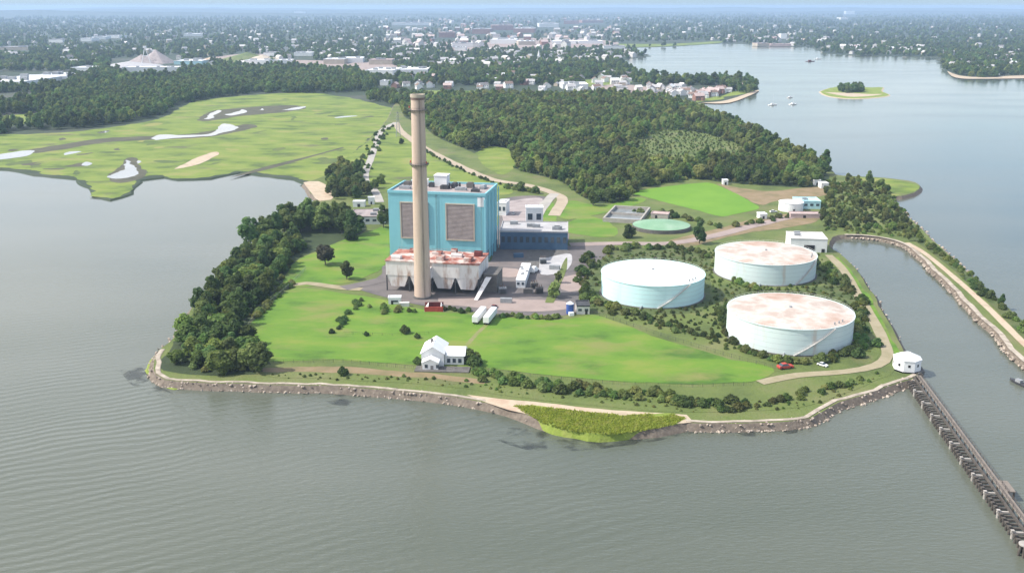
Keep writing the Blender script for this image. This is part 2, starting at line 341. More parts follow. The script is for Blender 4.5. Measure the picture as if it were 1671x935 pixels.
pen_px = [(497, 299), (508, 316), (520, 326), (505, 345), (470, 362), (430, 385), (398, 405), (372, 428), (345, 462), (312, 508), (285, 550), (262, 570), (250, 592), (254, 610), (270, 619), (320, 625), (400, 627), (520, 630), (600, 634), (670, 640), (740, 648), (790, 655), (850, 672), (900, 692), (950, 701), (1010, 704), (1070, 700), (1120, 690), (1160, 692), (1230, 690), (1320, 682), (1345, 672), (1372, 656), (1430, 638), (1470, 624), (1496, 612),
          (1492, 596), (1480, 585), (1462, 548), (1440, 508), (1414, 465), (1394, 436), (1372, 414), (1352, 402), (1362, 386), (1380, 383), (1420, 385), (1460, 392), (1486, 403), (1508, 422), (1545, 458), (1590, 504), (1640, 556), (1671, 588), (1760, 680), (1900, 830),
          (1960, 800), (1800, 660), (1671, 532), (1620, 485), (1575, 440), (1520, 390), (1475, 346), (1452, 322), (1470, 320), (1492, 314), (1502, 306), (1490, 297), (1450, 291), (1400, 288), (1365, 285), (1350, 272), (1320, 258), (1270, 236), (1230, 216), (1190, 198), (1160, 184), (1143, 169),
          (1090, 160), (1000, 152), (900, 156), (780, 154), (690, 155), (650, 165), (632, 195), (605, 225), (570, 258), (540, 282)]
pen_w = outline(pen_px, 2.5, 5, 1.2, 3)
sheet('peninsula', pen_w, 2.5, M['land'], skirt=3.2, mskirt=M['wallface'])
isl_px = [(1338, 150), (1352, 157), (1385, 161), (1420, 160), (1450, 156), (1438, 149), (1440, 143), (1415, 143), (1385, 140), (1355, 144)]
sheet('island', outline(isl_px, .8, 6, 1.5, 5), .8, M['shore_grass'], skirt=6, mskirt=M['sand'])
sheet('island_beach', outline([(1345, 151), (1385, 158), (1420, 157), (1440, 154), (1420, 154), (1385, 152)], .85, 6), .85, M['sand'])

marsh_px = [(-400, 266), (0, 274), (70, 284), (128, 290), (150, 308), (158, 319), (180, 324), (212, 314), (228, 291), (268, 286), (290, 291), (345, 289), (392, 279), (440, 285), (480, 290), (498, 297), (530, 300), (570, 262), (600, 230), (640, 200), (655, 182), (620, 172), (560, 158), (500, 152), (420, 155), (320, 166), (270, 190), (215, 203), (110, 216), (0, 220), (-400, 230)]
sheet('salt_marsh', outline(marsh_px, 1.06, 4, 6, 11), 1.06, M['marsh'])
for i, (px, m, z) in enumerate([
    ([(40, 246), (100, 236), (170, 226), (250, 222), (300, 220), (350, 213), (400, 203), (420, 207), (380, 217), (330, 225), (260, 228), (180, 232), (110, 243), (60, 250)], 'mud', 1.12),
    ([(320, 197), (345, 182), (400, 176), (470, 172), (500, 177), (450, 185), (390, 190), (340, 198)], 'mud', 1.12),
    ([(172, 288), (196, 272), (206, 258), (222, 258), (226, 268), (240, 284), (222, 294), (190, 298)], 'mud', 1.12),
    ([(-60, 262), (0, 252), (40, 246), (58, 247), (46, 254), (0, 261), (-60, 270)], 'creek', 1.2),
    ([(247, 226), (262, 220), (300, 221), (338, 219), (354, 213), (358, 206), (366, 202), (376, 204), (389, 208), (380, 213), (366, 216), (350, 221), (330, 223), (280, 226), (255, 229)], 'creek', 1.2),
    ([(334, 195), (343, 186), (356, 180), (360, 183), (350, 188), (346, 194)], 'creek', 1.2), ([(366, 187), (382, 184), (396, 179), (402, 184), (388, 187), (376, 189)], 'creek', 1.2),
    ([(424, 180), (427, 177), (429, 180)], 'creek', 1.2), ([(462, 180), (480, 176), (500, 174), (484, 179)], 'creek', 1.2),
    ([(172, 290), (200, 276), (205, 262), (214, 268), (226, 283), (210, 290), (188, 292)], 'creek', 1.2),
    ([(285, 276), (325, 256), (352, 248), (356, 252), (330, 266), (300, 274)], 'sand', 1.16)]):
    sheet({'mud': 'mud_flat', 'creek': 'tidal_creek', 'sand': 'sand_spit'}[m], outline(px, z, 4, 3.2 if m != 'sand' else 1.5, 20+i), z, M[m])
sheet('marsh_track', outline([(372, 291), (430, 273), (520, 251), (560, 240), (562, 241.5), (520, 253), (440, 276)], 1.14, 8, .5), 1.14, M['mud'])

rm = random.Random(21)
for i in range(46):
    while True:
        x, y = rm.uniform(10, 640), rm.uniform(158, 292)
        if inside((x, y), marsh_px) and inside((x, y+6), marsh_px) and inside((x, y-5), marsh_px): break
    a_, b_ = rm.uniform(5, 24)*(.5+(y-150)/180), rm.uniform(.8, 2.4)*(.5+(y-150)/120); tl = rm.uniform(-.18, .05)
    blob = [(x+a_*math.cos(k*.785)*rm.uniform(.6, 1.2), y+b_*math.sin(k*.785)*rm.uniform(.6, 1.3)+tl*a_*math.cos(k*.785)) for k in range(8)]
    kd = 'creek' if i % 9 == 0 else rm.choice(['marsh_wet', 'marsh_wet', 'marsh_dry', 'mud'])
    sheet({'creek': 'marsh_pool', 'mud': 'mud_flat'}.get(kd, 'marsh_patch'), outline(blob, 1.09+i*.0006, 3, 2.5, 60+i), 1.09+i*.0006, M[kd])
def land(name, px, m, k, step=4, jit=1.6, z0=2.5):
    z = z0+.03*k
    return sheet(name, outline(px, z, step, jit, k), z, M[m])
forest_px = [(652, 168), (700, 160), (780, 158), (900, 160), (1000, 156), (1090, 164), (1150, 186), (1195, 203), (1260, 234), (1310, 256), (1348, 282), (1350, 296), (1320, 306), (1250, 303), (1180, 298), (1130, 292), (1050, 306), (1020, 326), (975, 332), (945, 318), (915, 296), (870, 284), (820, 268), (790, 256), (750, 240), (710, 222), (690, 205), (660, 190)]
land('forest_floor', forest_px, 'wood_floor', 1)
land('forest_clearing', [(776, 250), (800, 240), (835, 246), (840, 270), (820, 285), (790, 270)], 'marsh', 2)
land('forest_clearing', [(1030, 236), (1080, 212), (1150, 218), (1215, 240), (1190, 260), (1110, 276), (1050, 268)], 'land', 2)
land('meadow', [(560, 262), (600, 232), (640, 208), (690, 240), (750, 268), (820, 300), (822, 318), (640, 312), (600, 300), (560, 300)], 'marsh', 2)
land('lawn', [(398, 545), (425, 510), (470, 474), (500, 470), (585, 482), (640, 492), (700, 507), (760, 512), (850, 520), (930, 520), (968, 514), (1012, 528), (1090, 556), (1180, 582), (1262, 602), (1228, 622), (1130, 626), (1000, 622), (900, 612), (780, 600), (700, 597), (560, 588), (430, 588), (405, 570)], 'lawn', 3)
land('lawn', [(455, 468), (482, 428), (540, 400), (600, 378), (640, 368), (636, 400), (630, 432), (600, 450), (560, 462), (500, 468)], 'lawn', 3)
land('lawn', [(872, 362), (890, 330), (906, 335), (915, 365), (960, 352), (1004, 370), (1000, 386), (940, 382), (900, 372)], 'lawn', 3)
land('lawn', [(905, 350), (930, 328), (985, 336), (1040, 322), (1050, 330), (985, 348), (930, 358)], 'lawn', 4)
land('lawn', [(1350, 420), (1368, 420), (1400, 458), (1428, 500), (1452, 545), (1468, 578), (1455, 582), (1432, 540), (1400, 490), (1372, 448)], 'lawn', 3)
land('field', [(1028, 314), (1034, 312), (1060, 308), (1100, 303), (1140, 299), (1156, 298), (1164, 300), (1180, 306), (1205, 318), (1232, 333), (1240, 338), (1234, 342), (1212, 347), (1186, 352), (1178, 353), (1166, 351), (1140, 344), (1100, 334), (1060, 323), (1036, 317)], 'field', 3)
land('dry_ground', [(1170, 300), (1250, 312), (1330, 305), (1350, 318), (1270, 328), (1240, 334), (1200, 316)], 'earth', 2)
land('dry_ground', [(1090, 392), (1160, 376), (1240, 356), (1300, 348), (1340, 350), (1330, 362), (1280, 372), (1200, 384), (1120, 404)], 'earth', 3)
land('compound_grass', [(960, 420), (1000, 405), (1150, 395), (1340, 410), (1400, 470), (1436, 545), (1425, 590), (1330, 608), (1240, 600), (1100, 560), (1000, 520), (950, 508)], 'land', 2)
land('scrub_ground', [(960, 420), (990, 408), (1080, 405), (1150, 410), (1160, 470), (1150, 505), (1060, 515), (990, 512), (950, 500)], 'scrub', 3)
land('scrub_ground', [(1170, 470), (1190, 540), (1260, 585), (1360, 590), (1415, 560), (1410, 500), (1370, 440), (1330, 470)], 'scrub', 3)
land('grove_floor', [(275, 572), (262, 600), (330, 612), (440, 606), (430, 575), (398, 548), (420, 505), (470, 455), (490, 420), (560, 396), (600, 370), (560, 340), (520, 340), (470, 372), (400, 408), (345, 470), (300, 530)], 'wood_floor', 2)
land('dry_strip', [(430, 594), (560, 594), (700, 604), (800, 612), (900, 624), (1000, 634), (1130, 640), (1230, 632), (1280, 612), (1400, 605), (1450, 590), (1452, 612), (1380, 640), (1320, 662), (1150, 672), (1000, 664), (860, 650), (760, 634), (640, 624), (430, 612)], 'land', 3)
land('dry_strip', [(430, 600), (560, 598), (700, 610), (800, 620), (800, 626), (700, 618), (560, 608), (430, 606)], 'earth', 4)
land('yard', [(585, 472), (622, 448), (640, 430), (790, 430), (800, 400), (815, 360), (820, 325), (892, 322), (868, 360), (925, 378), (930, 402), (1000, 395), (985, 420), (958, 440), (945, 480), (935, 512), (850, 514), (760, 508), (700, 500), (640, 488)], 'asphalt', 4, jit=.5)
land('parking_pavement', [(820, 330), (884, 324), (862, 362), (824, 364)], 'gravelroof', 5, jit=.3)
land('front_pavement', [(715, 486), (760, 484), (850, 488), (920, 492), (925, 504), (850, 508), (760, 500), (718, 496)], 'pinkpave', 6, jit=.5)
land('yard_pavement', [(800, 436), (850, 440), (840, 452), (795, 448)], 'pinkpave', 6, jit=.3)
land('yard_pavement', [(918, 452), (950, 448), (944, 474), (916, 472)], 'pinkpave', 6, jit=.3)
ribbon('gravel_road', [(930, 399), (1010, 397), (1090, 397), (1160, 386), (1230, 368), (1300, 352)], 9, 2.72, M['pinkpave'])
ribbon('service_road', [(560, 470), (600, 462), (640, 452)], 9, 2.74, M['asphalt'])
ribbon('dirt_track', [(466, 466), (500, 462), (560, 470), (590, 472)], 6, 2.70, M['path'])
ribbon('access_road', [(646, 200), (655, 215), (690, 240), (740, 266), (800, 292), (860, 302), (905, 316), (918, 326), (908, 345), (904, 352)], 9, 2.73, M['dirt_road'])
ribbon('parking_road', [(905, 316), (890, 332), (872, 360)], 8, 2.745, M['road'])
ribbon('marsh_road', [(646, 200), (622, 214), (612, 240), (604, 262), (596, 282), (598, 300), (612, 312), (620, 330)], 7, 2.75, M['road'])
M['worn'] = mat('worn_grass', [(.12, .175, .03), (.18, .20, .06), (.22, .195, .10)], .15)
for px in ([(735, 602), (752, 575), (775, 548), (800, 524)],): ribbon('worn_track', px, 2.2, 2.615, M['worn'])
ribbon('canal_path', [(1352, 416), (1376, 440), (1400, 480), (1424, 520), (1442, 556), (1448, 580), (1430, 596), (1380, 606), (1300, 612), (1240, 624)], 5, 2.76, M['path'])
ribbon('breakwater_track', [(1480, 396), (1510, 414), (1560, 455), (1610, 500), (1671, 560), (1760, 645), (1850, 735)], 3.6, 2.73, M['sand'])
ribbon('breakwater_scrub', [(1490, 385), (1540, 420), (1590, 462), (1640, 508), (1700, 568), (1800, 668)], 7, 2.70, M['scrub'])
sheet('beach', outline([(762, 644), (800, 648), (870, 656), (1000, 668), (1120, 676), (1130, 688), (1060, 690), (950, 684), (880, 680), (830, 668)], 2.66, 5, 1.0, 31), 2.66, M['sand'])
sheet('tidal_grass', outline([(838, 662), (870, 662), (950, 672), (1020, 678), (1090, 674), (1118, 682), (1100, 692), (1050, 700), (1000, 706), (940, 702), (890, 690)], 2.70, 4, 2.0, 33), 2.70, M['shore_grass'], skirt=2)
sheet('tidal_grass', outline([(238, 604), (246, 588), (266, 570), (262, 590), (262, 612), (290, 622), (312, 631), (285, 633), (254, 622)], .3, 4, 1.2, 35), .3, M['shore_grass'], skirt=2)
sheet('sandy_cove', outline([(495, 298), (520, 296), (545, 312), (540, 326), (522, 328), (508, 316)], 2.62, 5, .6, 36), 2.62, M['sand'])
land('point_meadow', [(1400, 290), (1445, 292), (1488, 299), (1499, 306), (1490, 313), (1468, 318), (1450, 318)], 'marsh', 2)
for px in ([(1170, 160), (1212, 154), (1230, 148), (1232, 141), (1216, 136), (1195, 150)], [(1136, 167), (1180, 162), (1172, 158), (1140, 162)]):
    sheet('spit_grass', outline(px, 1.1, 6, 1, 40), 1.1, M['shore_grass'])
sheet('spit_beach', outline([(1143, 168), (1185, 164), (1234, 148), (1233, 152), (1190, 168)], 1.05, 6, .5), 1.05, M['sand'])
for px in ([(640, 152), (700, 148), (820, 150), (830, 154), (720, 157), (660, 158)], [(930, 132), (1010, 128), (1030, 136), (960, 142)], [(0, 190), (60, 186), (72, 196), (30, 204), (0, 204)], [(980, 72), (1090, 72), (1170, 68), (1170, 71), (1090, 76), (1020, 77)]):
    sheet('town_meadow', outline(px, 1.1, 12, 2, 41), 1.1, M['marsh'])
for px in ([(300, 100), (400, 88), (440, 92), (400, 108)], [(960, 142), (1020, 138), (1090, 150), (1000, 152)], [(470, 98), (640, 104), (660, 124), (600, 118), (480, 108)], [(700, 70), (900, 62), (1000, 68), (980, 76), (760, 84)]):
    sheet('paved_lot', outline(px, 1.14, 14, 2, 42), 1.14, M['pinkpave'])
sheet('far_beach', outline([(1545, 116), (1568, 124), (1610, 126), (1671, 123), (1760, 121), (1760, 126), (1610, 129), (1560, 127)], 1.05, 12, 1), 1.05, M['sand'])

em = mat('eelgrass', [(.030, .036, .030), (.055, .060, .050)], .3, rough=.3); t = em.node_tree
tn = t.nodes.new('ShaderNodeTexNoise'); tn.inputs['Scale'].default_value = .11; tn.inputs['Detail'].default_value = 6; tg = t.nodes.new('ShaderNodeNewGeometry'); t.links.new(tg.outputs['Position'], tn.inputs['Vector'])
tr = t.nodes.new('ShaderNodeMapRange'); tr.inputs[1].default_value = .47; tr.inputs[2].default_value = .62; tr.inputs[4].default_value = .7; t.links.new(tn.outputs['Fac'], tr.inputs[0]); t.links.new(tr.outputs[0], t.nodes['Principled BSDF'].inputs['Alpha'])
for px in ([(800, 706), (850, 694), (900, 700), (960, 712), (1040, 710), (1120, 698), (1140, 704), (1060, 722), (960, 734), (860, 732)], [(185, 606), (225, 600), (250, 622), (285, 644), (240, 640)], [(480, 640), (560, 640), (640, 646), (560, 662)], [(1190, 700), (1300, 696), (1300, 708), (1200, 712)]):
    sheet('eelgrass_bed', outline(px, .03, 5, 2, 50), .03, em)
# low ridges on the horizon
def ridge(y0, x0, x1, hmin, hmax, seed):
    n = 90; vs = []
    for i in range(n+1):
        x = x0+(x1-x0)*i/n; h = hmin+(hmax-hmin)*max(0, .5+.75*mnoise.fractal((x*.00022, seed*3.1, 0), .8, 2.1, 5))
        e = min(1, 5*min(i, n-i)/n); h = 1.2+h*e
        vs += [(x, y0-900, 1.02), (x, y0, h), (x, y0+1500, 1.02)]
    fs = []
    for i in range(n):
        a = 3*i; fs += [(a, a+3, a+4, a+1), (a+1, a+4, a+5, a+2)]
    MB().add(vs, fs).build('hills', M['far_land'], smooth=True)['kind'] = 'structure'
ridge(15000, -12000, 4000, 20, 75, 1); ridge(20000, -14000, 15000, 30, 95, 2); ridge(26000, -18000, 18000, 60, 140, 3); ridge(11500, 2500, 9000, 10, 55, 4)

# haze: one box of even air round everything
hz = bpy.data.materials.new('haze_air'); hz.use_nodes = True; t = hz.node_tree
t.nodes.remove(t.nodes['Principled BSDF']); pv = t.nodes.new('ShaderNodeVolumePrincipled')
pv.inputs['Color'].default_value = (.50, .68, .95, 1); pv.inputs['Density'].default_value = 7.2e-5; pv.inputs['Anisotropy'].default_value = .1
t.links.new(pv.outputs[0], t.nodes['Material Output'].inputs['Volume'])
o = MB().box((0, 21000-1000, 82), (92000, 46000+1600, 167)).build('haze', hz); tag(o, kind='stuff')

# ------------------------------------------------------------------ vegetation
def leaf_cloud(lobes, nq, size, seed):
    rg = random.Random(seed); vs = []; fs = []; tot = sum(l[3]*l[4] for l in lobes)
    for (x, y, z, rx, rz) in lobes:
        k = int(nq*rx*rz/tot)
        for _ in range(k):
            d = Vector((rg.gauss(0, 1), rg.gauss(0, 1), rg.gauss(0, 1)+.15)).normalized()
            rr = rg.uniform(.72, 1.06)**1; c = Vector((x+d.x*rx*rr, y+d.y*rx*rr, z+d.z*rz*rr))
            n = (d+Vector((rg.uniform(-.7, .7), rg.uniform(-.7, .7), rg.uniform(-.4, .9)))).normalized()
            u = n.orthogonal().normalized(); u.rotate(Matrix.Rotation(rg.uniform(0, 6.3), 3, n)); v = n.cross(u)
            s = size*rg.uniform(.55, 1.2); b0 = len(vs)
            vs += [c-u*s-v*s*.6, c+u*s*.9-v*s*.7, c+u*s*.8+v*s*.7, c-u*s*.7+v*s*.9+n*s*.25]; fs.append((b0, b0+1, b0+2, b0+3))
        # a dim inner mass of leaves keeps the crown from being see-through everywhere
        for _ in range(k//4):
            d = Vector((rg.gauss(0, 1), rg.gauss(0, 1), rg.gauss(0, 1))).normalized(); c = Vector((x+d.x*rx*.5, y+d.y*rx*.5, z+d.z*rz*.5))
            u = d.orthogonal().normalized(); v = d.cross(u); s = size*1.7; b0 = len(vs)
            vs += [c-u*s-v*s, c+u*s-v*s, c+u*s+v*s, c-u*s+v*s]; fs.append((b0, b0+1, b0+2, b0+3))
    return vs, fs
def lobes_round(seed, h=12, r=5, base=3.0, n=10):
    rg = random.Random(seed); L_ = [(0, 0, h*.50, r*.66, h*.34)]
    for i in range(n):
        a = 6.283*i/n+rg.uniform(-.4, .4); q = r*rg.uniform(.38, .68); z = rg.uniform(base*.6+h*.06, h*.80)
        s = r*rg.uniform(.30, .5); L_.append((q*math.cos(a), q*math.sin(a), z, s, s*rg.uniform(.75, 1.05)))
    L_.append((rg.uniform(-1, 1), rg.uniform(-1, 1), h*.85, r*.42, h*.14)); return L_
def trunk_mb(h, r, seed):
    rg = random.Random(seed); b = MB().tube((0, 0, -.3), (.1, .05, h*.42), r, 7, r1=r*.65)
    for i in range(4):
        a = 1.57*i+rg.uniform(-.4, .4); b.tube((.1, .05, h*(.3+.04*i)), (h*.2*math.cos(a), h*.2*math.sin(a), h*.62), r*.4, 5, r1=r*.15)
    return b
def crown_mesh(name, lobes, nq, size, seed, m):
    vs, fs = leaf_cloud(lobes, nq, size, seed); me = bpy.data.meshes.new(name); me.from_pydata([tuple(v) for v in vs], [], fs); me.materials.append(m); me.update(); return me
CROWN = {
 'dark_a': crown_mesh('crown', lobes_round(1, 13, 5.0), 1000, .62, 1, M['leaf_dark']), 'dark_b': crown_mesh('crown', lobes_round(2, 14, 4.4, 3, 9), 950, .6, 2, M['leaf_dark']),
 'dark_c': crown_mesh('crown', lobes_round(9, 11, 5.6, 2, 11), 1000, .62, 9, M['leaf_dark']),
 'green_a': crown_mesh('crown', lobes_round(3, 12, 5.2), 1000, .62, 3, M['leaf']), 'green_b': crown_mesh('crown', lobes_round(4, 10, 5.4, 2, 12), 1000, .6, 4, M['leaf']),
 'olive_a': crown_mesh('crown', lobes_round(5, 11, 4.8, 2), 950, .6, 5, M['leaf_olive']), 'olive_b': crown_mesh('crown', lobes_round(6, 13, 4.2, 2, 8), 900, .6, 6, M['leaf_olive']),
 'green_c': crown_mesh('crown', [(0, 0, 6, 2.2, 5), (.8, .3, 9, 1.6, 3), (-.7, .5, 4.5, 2.1, 2.6), (.4, -.9, 5, 2.0, 3.2), (0, 0, 12, 1.0, 2.2), (-.3, -.8, 8, 1.5, 2.2)], 900, .55, 11, M['leaf']),
 'bronze': crown_mesh('crown', lobes_round(7, 10, 5.4, 2, 12), 1100, .58, 7, M['leaf_red'])}
TRUNK = trunk_mb(12, .32, 3).build('trunk', M['bark']); tm = TRUNK.data; bpy.data.objects.remove(TRUNK)
NAMES = {'dark': 'dark green', 'green': 'mid green', 'olive': 'olive green', 'bronze': 'bronze'}
first_crown = {}
def tree(x, y, z, kind, s, label, group=None, cat='tree', sxy=1.0):
    e = empty('tree', (x, y, z), random.uniform(0, 6.28), label, cat, group); e.scale = (s*sxy, s*sxy, s)
    c = bpy.data.objects.new('crown', CROWN[kind]); link(c); c.parent = e; first_crown.setdefault(kind, c)
    k = bpy.data.objects.new('trunk', tm); link(k); k.parent = e
    return e
def scatter(px, z, sp, excl=(), step=8):
    c = [G(x, y, z) for x, y in px]; poly = [(p.x, p.y) for p in c]; ex = [[tuple(G(x, y, z)) for x, y in e] for e in excl]
    x0, x1 = min(p[0] for p in poly), max(p[0] for p in poly); y0, y1 = min(p[1] for p in poly), max(p[1] for p in poly); out = []
    y = y0; row = 0
    while y < y1:
        x = x0+(row % 2)*sp*.5
        while x < x1:
            p = (x+random.uniform(-.42, .42)*sp, y+random.uniform(-.42, .42)*sp)
            if inside(p, poly) and not any(inside(p, e) for e in ex): out.append(p)
            x += sp
        y += sp*.87; row += 1
    return out
POOL = []          # (distance, x, y, z, kind, scale, label, group)
def pool(px, z, sp, kinds, smin, smax, lab, group, excl=()):
    for x, y in scatter(px, z, sp, excl):
        k = random.choice(kinds); q = PX(x, y, z)
        POOL.append([math.hypot(x, y), x, y, z, k, random.uniform(smin, smax), lab(q[0], q[1], NAMES[k.split('_')[0]]), group])
def lab_grove(x, y, c):
    a = 'at the seawall corner of the shore grove' if y > 545 else 'in the middle of the shore grove' if y > 455 else 'at the inland end of the shore grove'
    t_ = (x-(395-(y-405)*.75)) if y > 405 else 99
    return f"{c} leafy tree {a}, {'close to the water' if t_ < 60 else 'towards the lawn'}"
grove_px = [(288, 580), (278, 600), (335, 610), (430, 606), (425, 580), (396, 546), (415, 505), (455, 465), (478, 425), (510, 405), (480, 388), (430, 400), (396, 415), (352, 468), (318, 512)]
pool(grove_px, 2.5, 7.6, ['dark_a', 'dark_c', 'green_a', 'green_b', 'dark_b'], .62, 1.0, lab_grove, 'trees of the shore grove')
def lab_tall(x, y, c): return f"tall {c} tree of the row behind the shore grove, {'nearest the open water' if x < 450 else 'mid row' if x < 505 else 'nearest the plant'}"
pool([(400, 405), (425, 398), (470, 385), (520, 378), (575, 388), (590, 380), (560, 362), (500, 362), (430, 385)], 2.5, 9.5, ['dark_a', 'dark_b'], 1.05, 1.45, lab_tall, 'tall trees behind the shore grove')
def lab_w(x, y, c): return f"{c} tree between marsh road and sandy cove, {'lower slope' if y > 300 else 'upper slope'}"
pool([(535, 290), (555, 272), (590, 275), (592, 300), (606, 325), (575, 335), (545, 325)], 2.5, 10, ['green_a', 'olive_a', 'dark_a'], .7, 1.05, lab_w, 'trees beside the marsh road')
def lab_east(x, y, c): return f"{c} low tree in the thicket {'behind the canal head' if x < 1400 else 'on the breakwater root' if y > 330 else 'near the grassy point'}"
pool([(1345, 300), (1400, 294), (1440, 300), (1450, 320), (1480, 352), (1510, 385), (1490, 396), (1440, 384), (1380, 376), (1345, 372), (1330, 350), (1345, 330)], 2.5, 12, ['olive_a', 'green_b', 'olive_b', 'olive_a'], .28, .72, lab_east, 'thicket trees beside the canal head')
road_ex = [[(640, 195), (660, 195), (700, 236), (750, 258), (810, 284), (870, 294), (925, 318), (905, 330), (860, 310), (800, 300), (740, 276), (690, 248), (650, 215)]]
clear_ex = [[(776, 248), (800, 238), (835, 246), (842, 270), (820, 286), (785, 272)], [(1030, 236), (1080, 212), (1150, 218), (1215, 240), (1190, 260), (1110, 276), (1050, 268)]]
def lab_forest(x, y, c):
    p = 'along the bay shore' if x > 1180 else 'beside the dirt access road' if x < 900 and y > 215 else 'at the edge above the bright field' if y > 270 else 'near the scrubby clearing' if x > 1000 else 'in the thick of it'
    return f"{c} tree of the central wood, {p}"
pool(forest_px, 2.5, 9.5, ['olive_a', 'green_a', 'olive_b', 'green_b', 'olive_a', 'green_a', 'dark_a', 'green_c'], .5, 1.35, lab_forest, 'trees of the central wood', road_ex+clear_ex+[[(1180, 262), (1210, 248), (1250, 256), (1230, 270)], [(1110, 200), (1150, 204), (1140, 214), (1100, 210)]])
pool(clear_ex[1], 2.5, 6.5, ['green_b', 'green_a', 'olive_a'], .09, .27, lambda x, y, c: f"{c} sapling in the scrubby clearing of the wood", 'saplings in the clearing')
line_px = [(-60, 228), (0, 222), (20, 214), (110, 212), (200, 202), (260, 188), (300, 168), (420, 151), (560, 150), (615, 150), (605, 128), (520, 128), (400, 130), (300, 136), (200, 146), (100, 158), (20, 172), (-60, 186)]
pool(line_px, 1.0, 13.5, ['dark_a', 'dark_b', 'dark_c', 'green_a'], 1.0, 1.55, lambda x, y, c: f"{c} tree in the belt behind the salt marsh", 'trees behind the salt marsh', [[(-5, 188), (70, 185), (70, 205), (0, 208)]])
pool([(600, 150), (690, 155), (690, 165), (640, 172), (600, 166)], 1.0, 13, ['dark_a', 'green_a'], .7, 1.1, lambda x, y, c: f"{c} tree at the far head of the marsh", 'trees behind the salt marsh')
pool([(1368, 150), (1382, 152), (1408, 151), (1404, 146), (1372, 146)], .8, 8.5, ['dark_a', 'dark_b', 'dark_c'], .9, 1.15, lambda x, y, c: f"{c} tree of the dense clump on the small island", 'trees on the small island')
# single trees one can point to
LONE = [(531, 432, 'bronze', 1.2, 'round bronze dark tree standing alone on the west lawn'), (566, 456, 'dark_a', .85, 'small dark tree on the lawn beside the service road'),
 (626, 372, 'dark_b', 1.2, 'dark tree hugging the turquoise building by the low white building'), (572, 392, 'dark_c', .95, 'dark spreading tree before the low white building'),
 (1141, 398, 'dark_b', 1.05, 'round dark tree standing alone behind the tanks beside the gravel road'), (1026, 388, 'dark_c', .85, 'dark tree between the walled basin and the green covered basin'),
 (903, 486, 'olive_a', .8, 'olive tree at the southern end of the yard island'), (911, 462, 'olive_b', .55, 'small olive tree north of the yard island tree'),
 (1204, 137, 'dark_a', 2.0, 'big round dark tree near the tip of the house-covered spit'), (1150, 139, 'dark_c', 2.2, 'broad dark tree beside the red roofed houses of the spit'), (1166, 138, 'dark_a', 1.9, 'dark tree seaward of the broad tree on the spit'),
 (1345, 280, 'dark_b', 1.5, 'tall dark tree at the outermost corner of the central wood'), (1418, 302, 'dark_b', .9, 'slim dark tree at the neck of the grassy point'),
 (622, 300, 'dark_c', .8, 'dark tree where the marsh road meets the plant'), (612, 308, 'green_b', .8, 'mid green tree beside the lower bend of the marsh road'),
 (850, 312, 'dark_c', .75, 'dark bushy tree behind the car park, closest to the building'), (875, 316, 'green_b', .65, 'green bushy tree behind the car park, closest to the road'), (1634, 498, 'dark_b', .45, 'lone small tree on the outer edge of the breakwater'),
 (655, 235, 'dark_c', .6, 'dark tree below the fork of the two roads'), (995, 330, 'dark_c', 1.0, 'dark tree at the wood edge above the walled basin'), (968, 336, 'green_a', 1.0, 'mid green tree at the wood edge facing the small lawn')]
for (x, y, k, s, l) in LONE:
    p = G(x, y, 2.5 if not (y < 200) else 1.0); tree(p.x, p.y, 2.5 if y >= 200 else 1.0, k, s, l)
def in_frame(r): q = PX(r[1], r[2], r[3]+6); return -20 < q[0] < 1690 and q[1] < 960
POOL = [r for r in POOL if in_frame(r)]; POOL.sort(key=lambda r: r[0]/(r[5]))
NEAR = 300-len(LONE)
for r in POOL[:NEAR]: tree(r[1], r[2], r[3], r[4], r[5], r[6], r[7], sxy=random.uniform(.78, 1.28))
REST = [(r[1], r[2], r[3], r[4], r[5]) for r in POOL[NEAR:]]
print('trees near', NEAR, 'rest', len(REST))

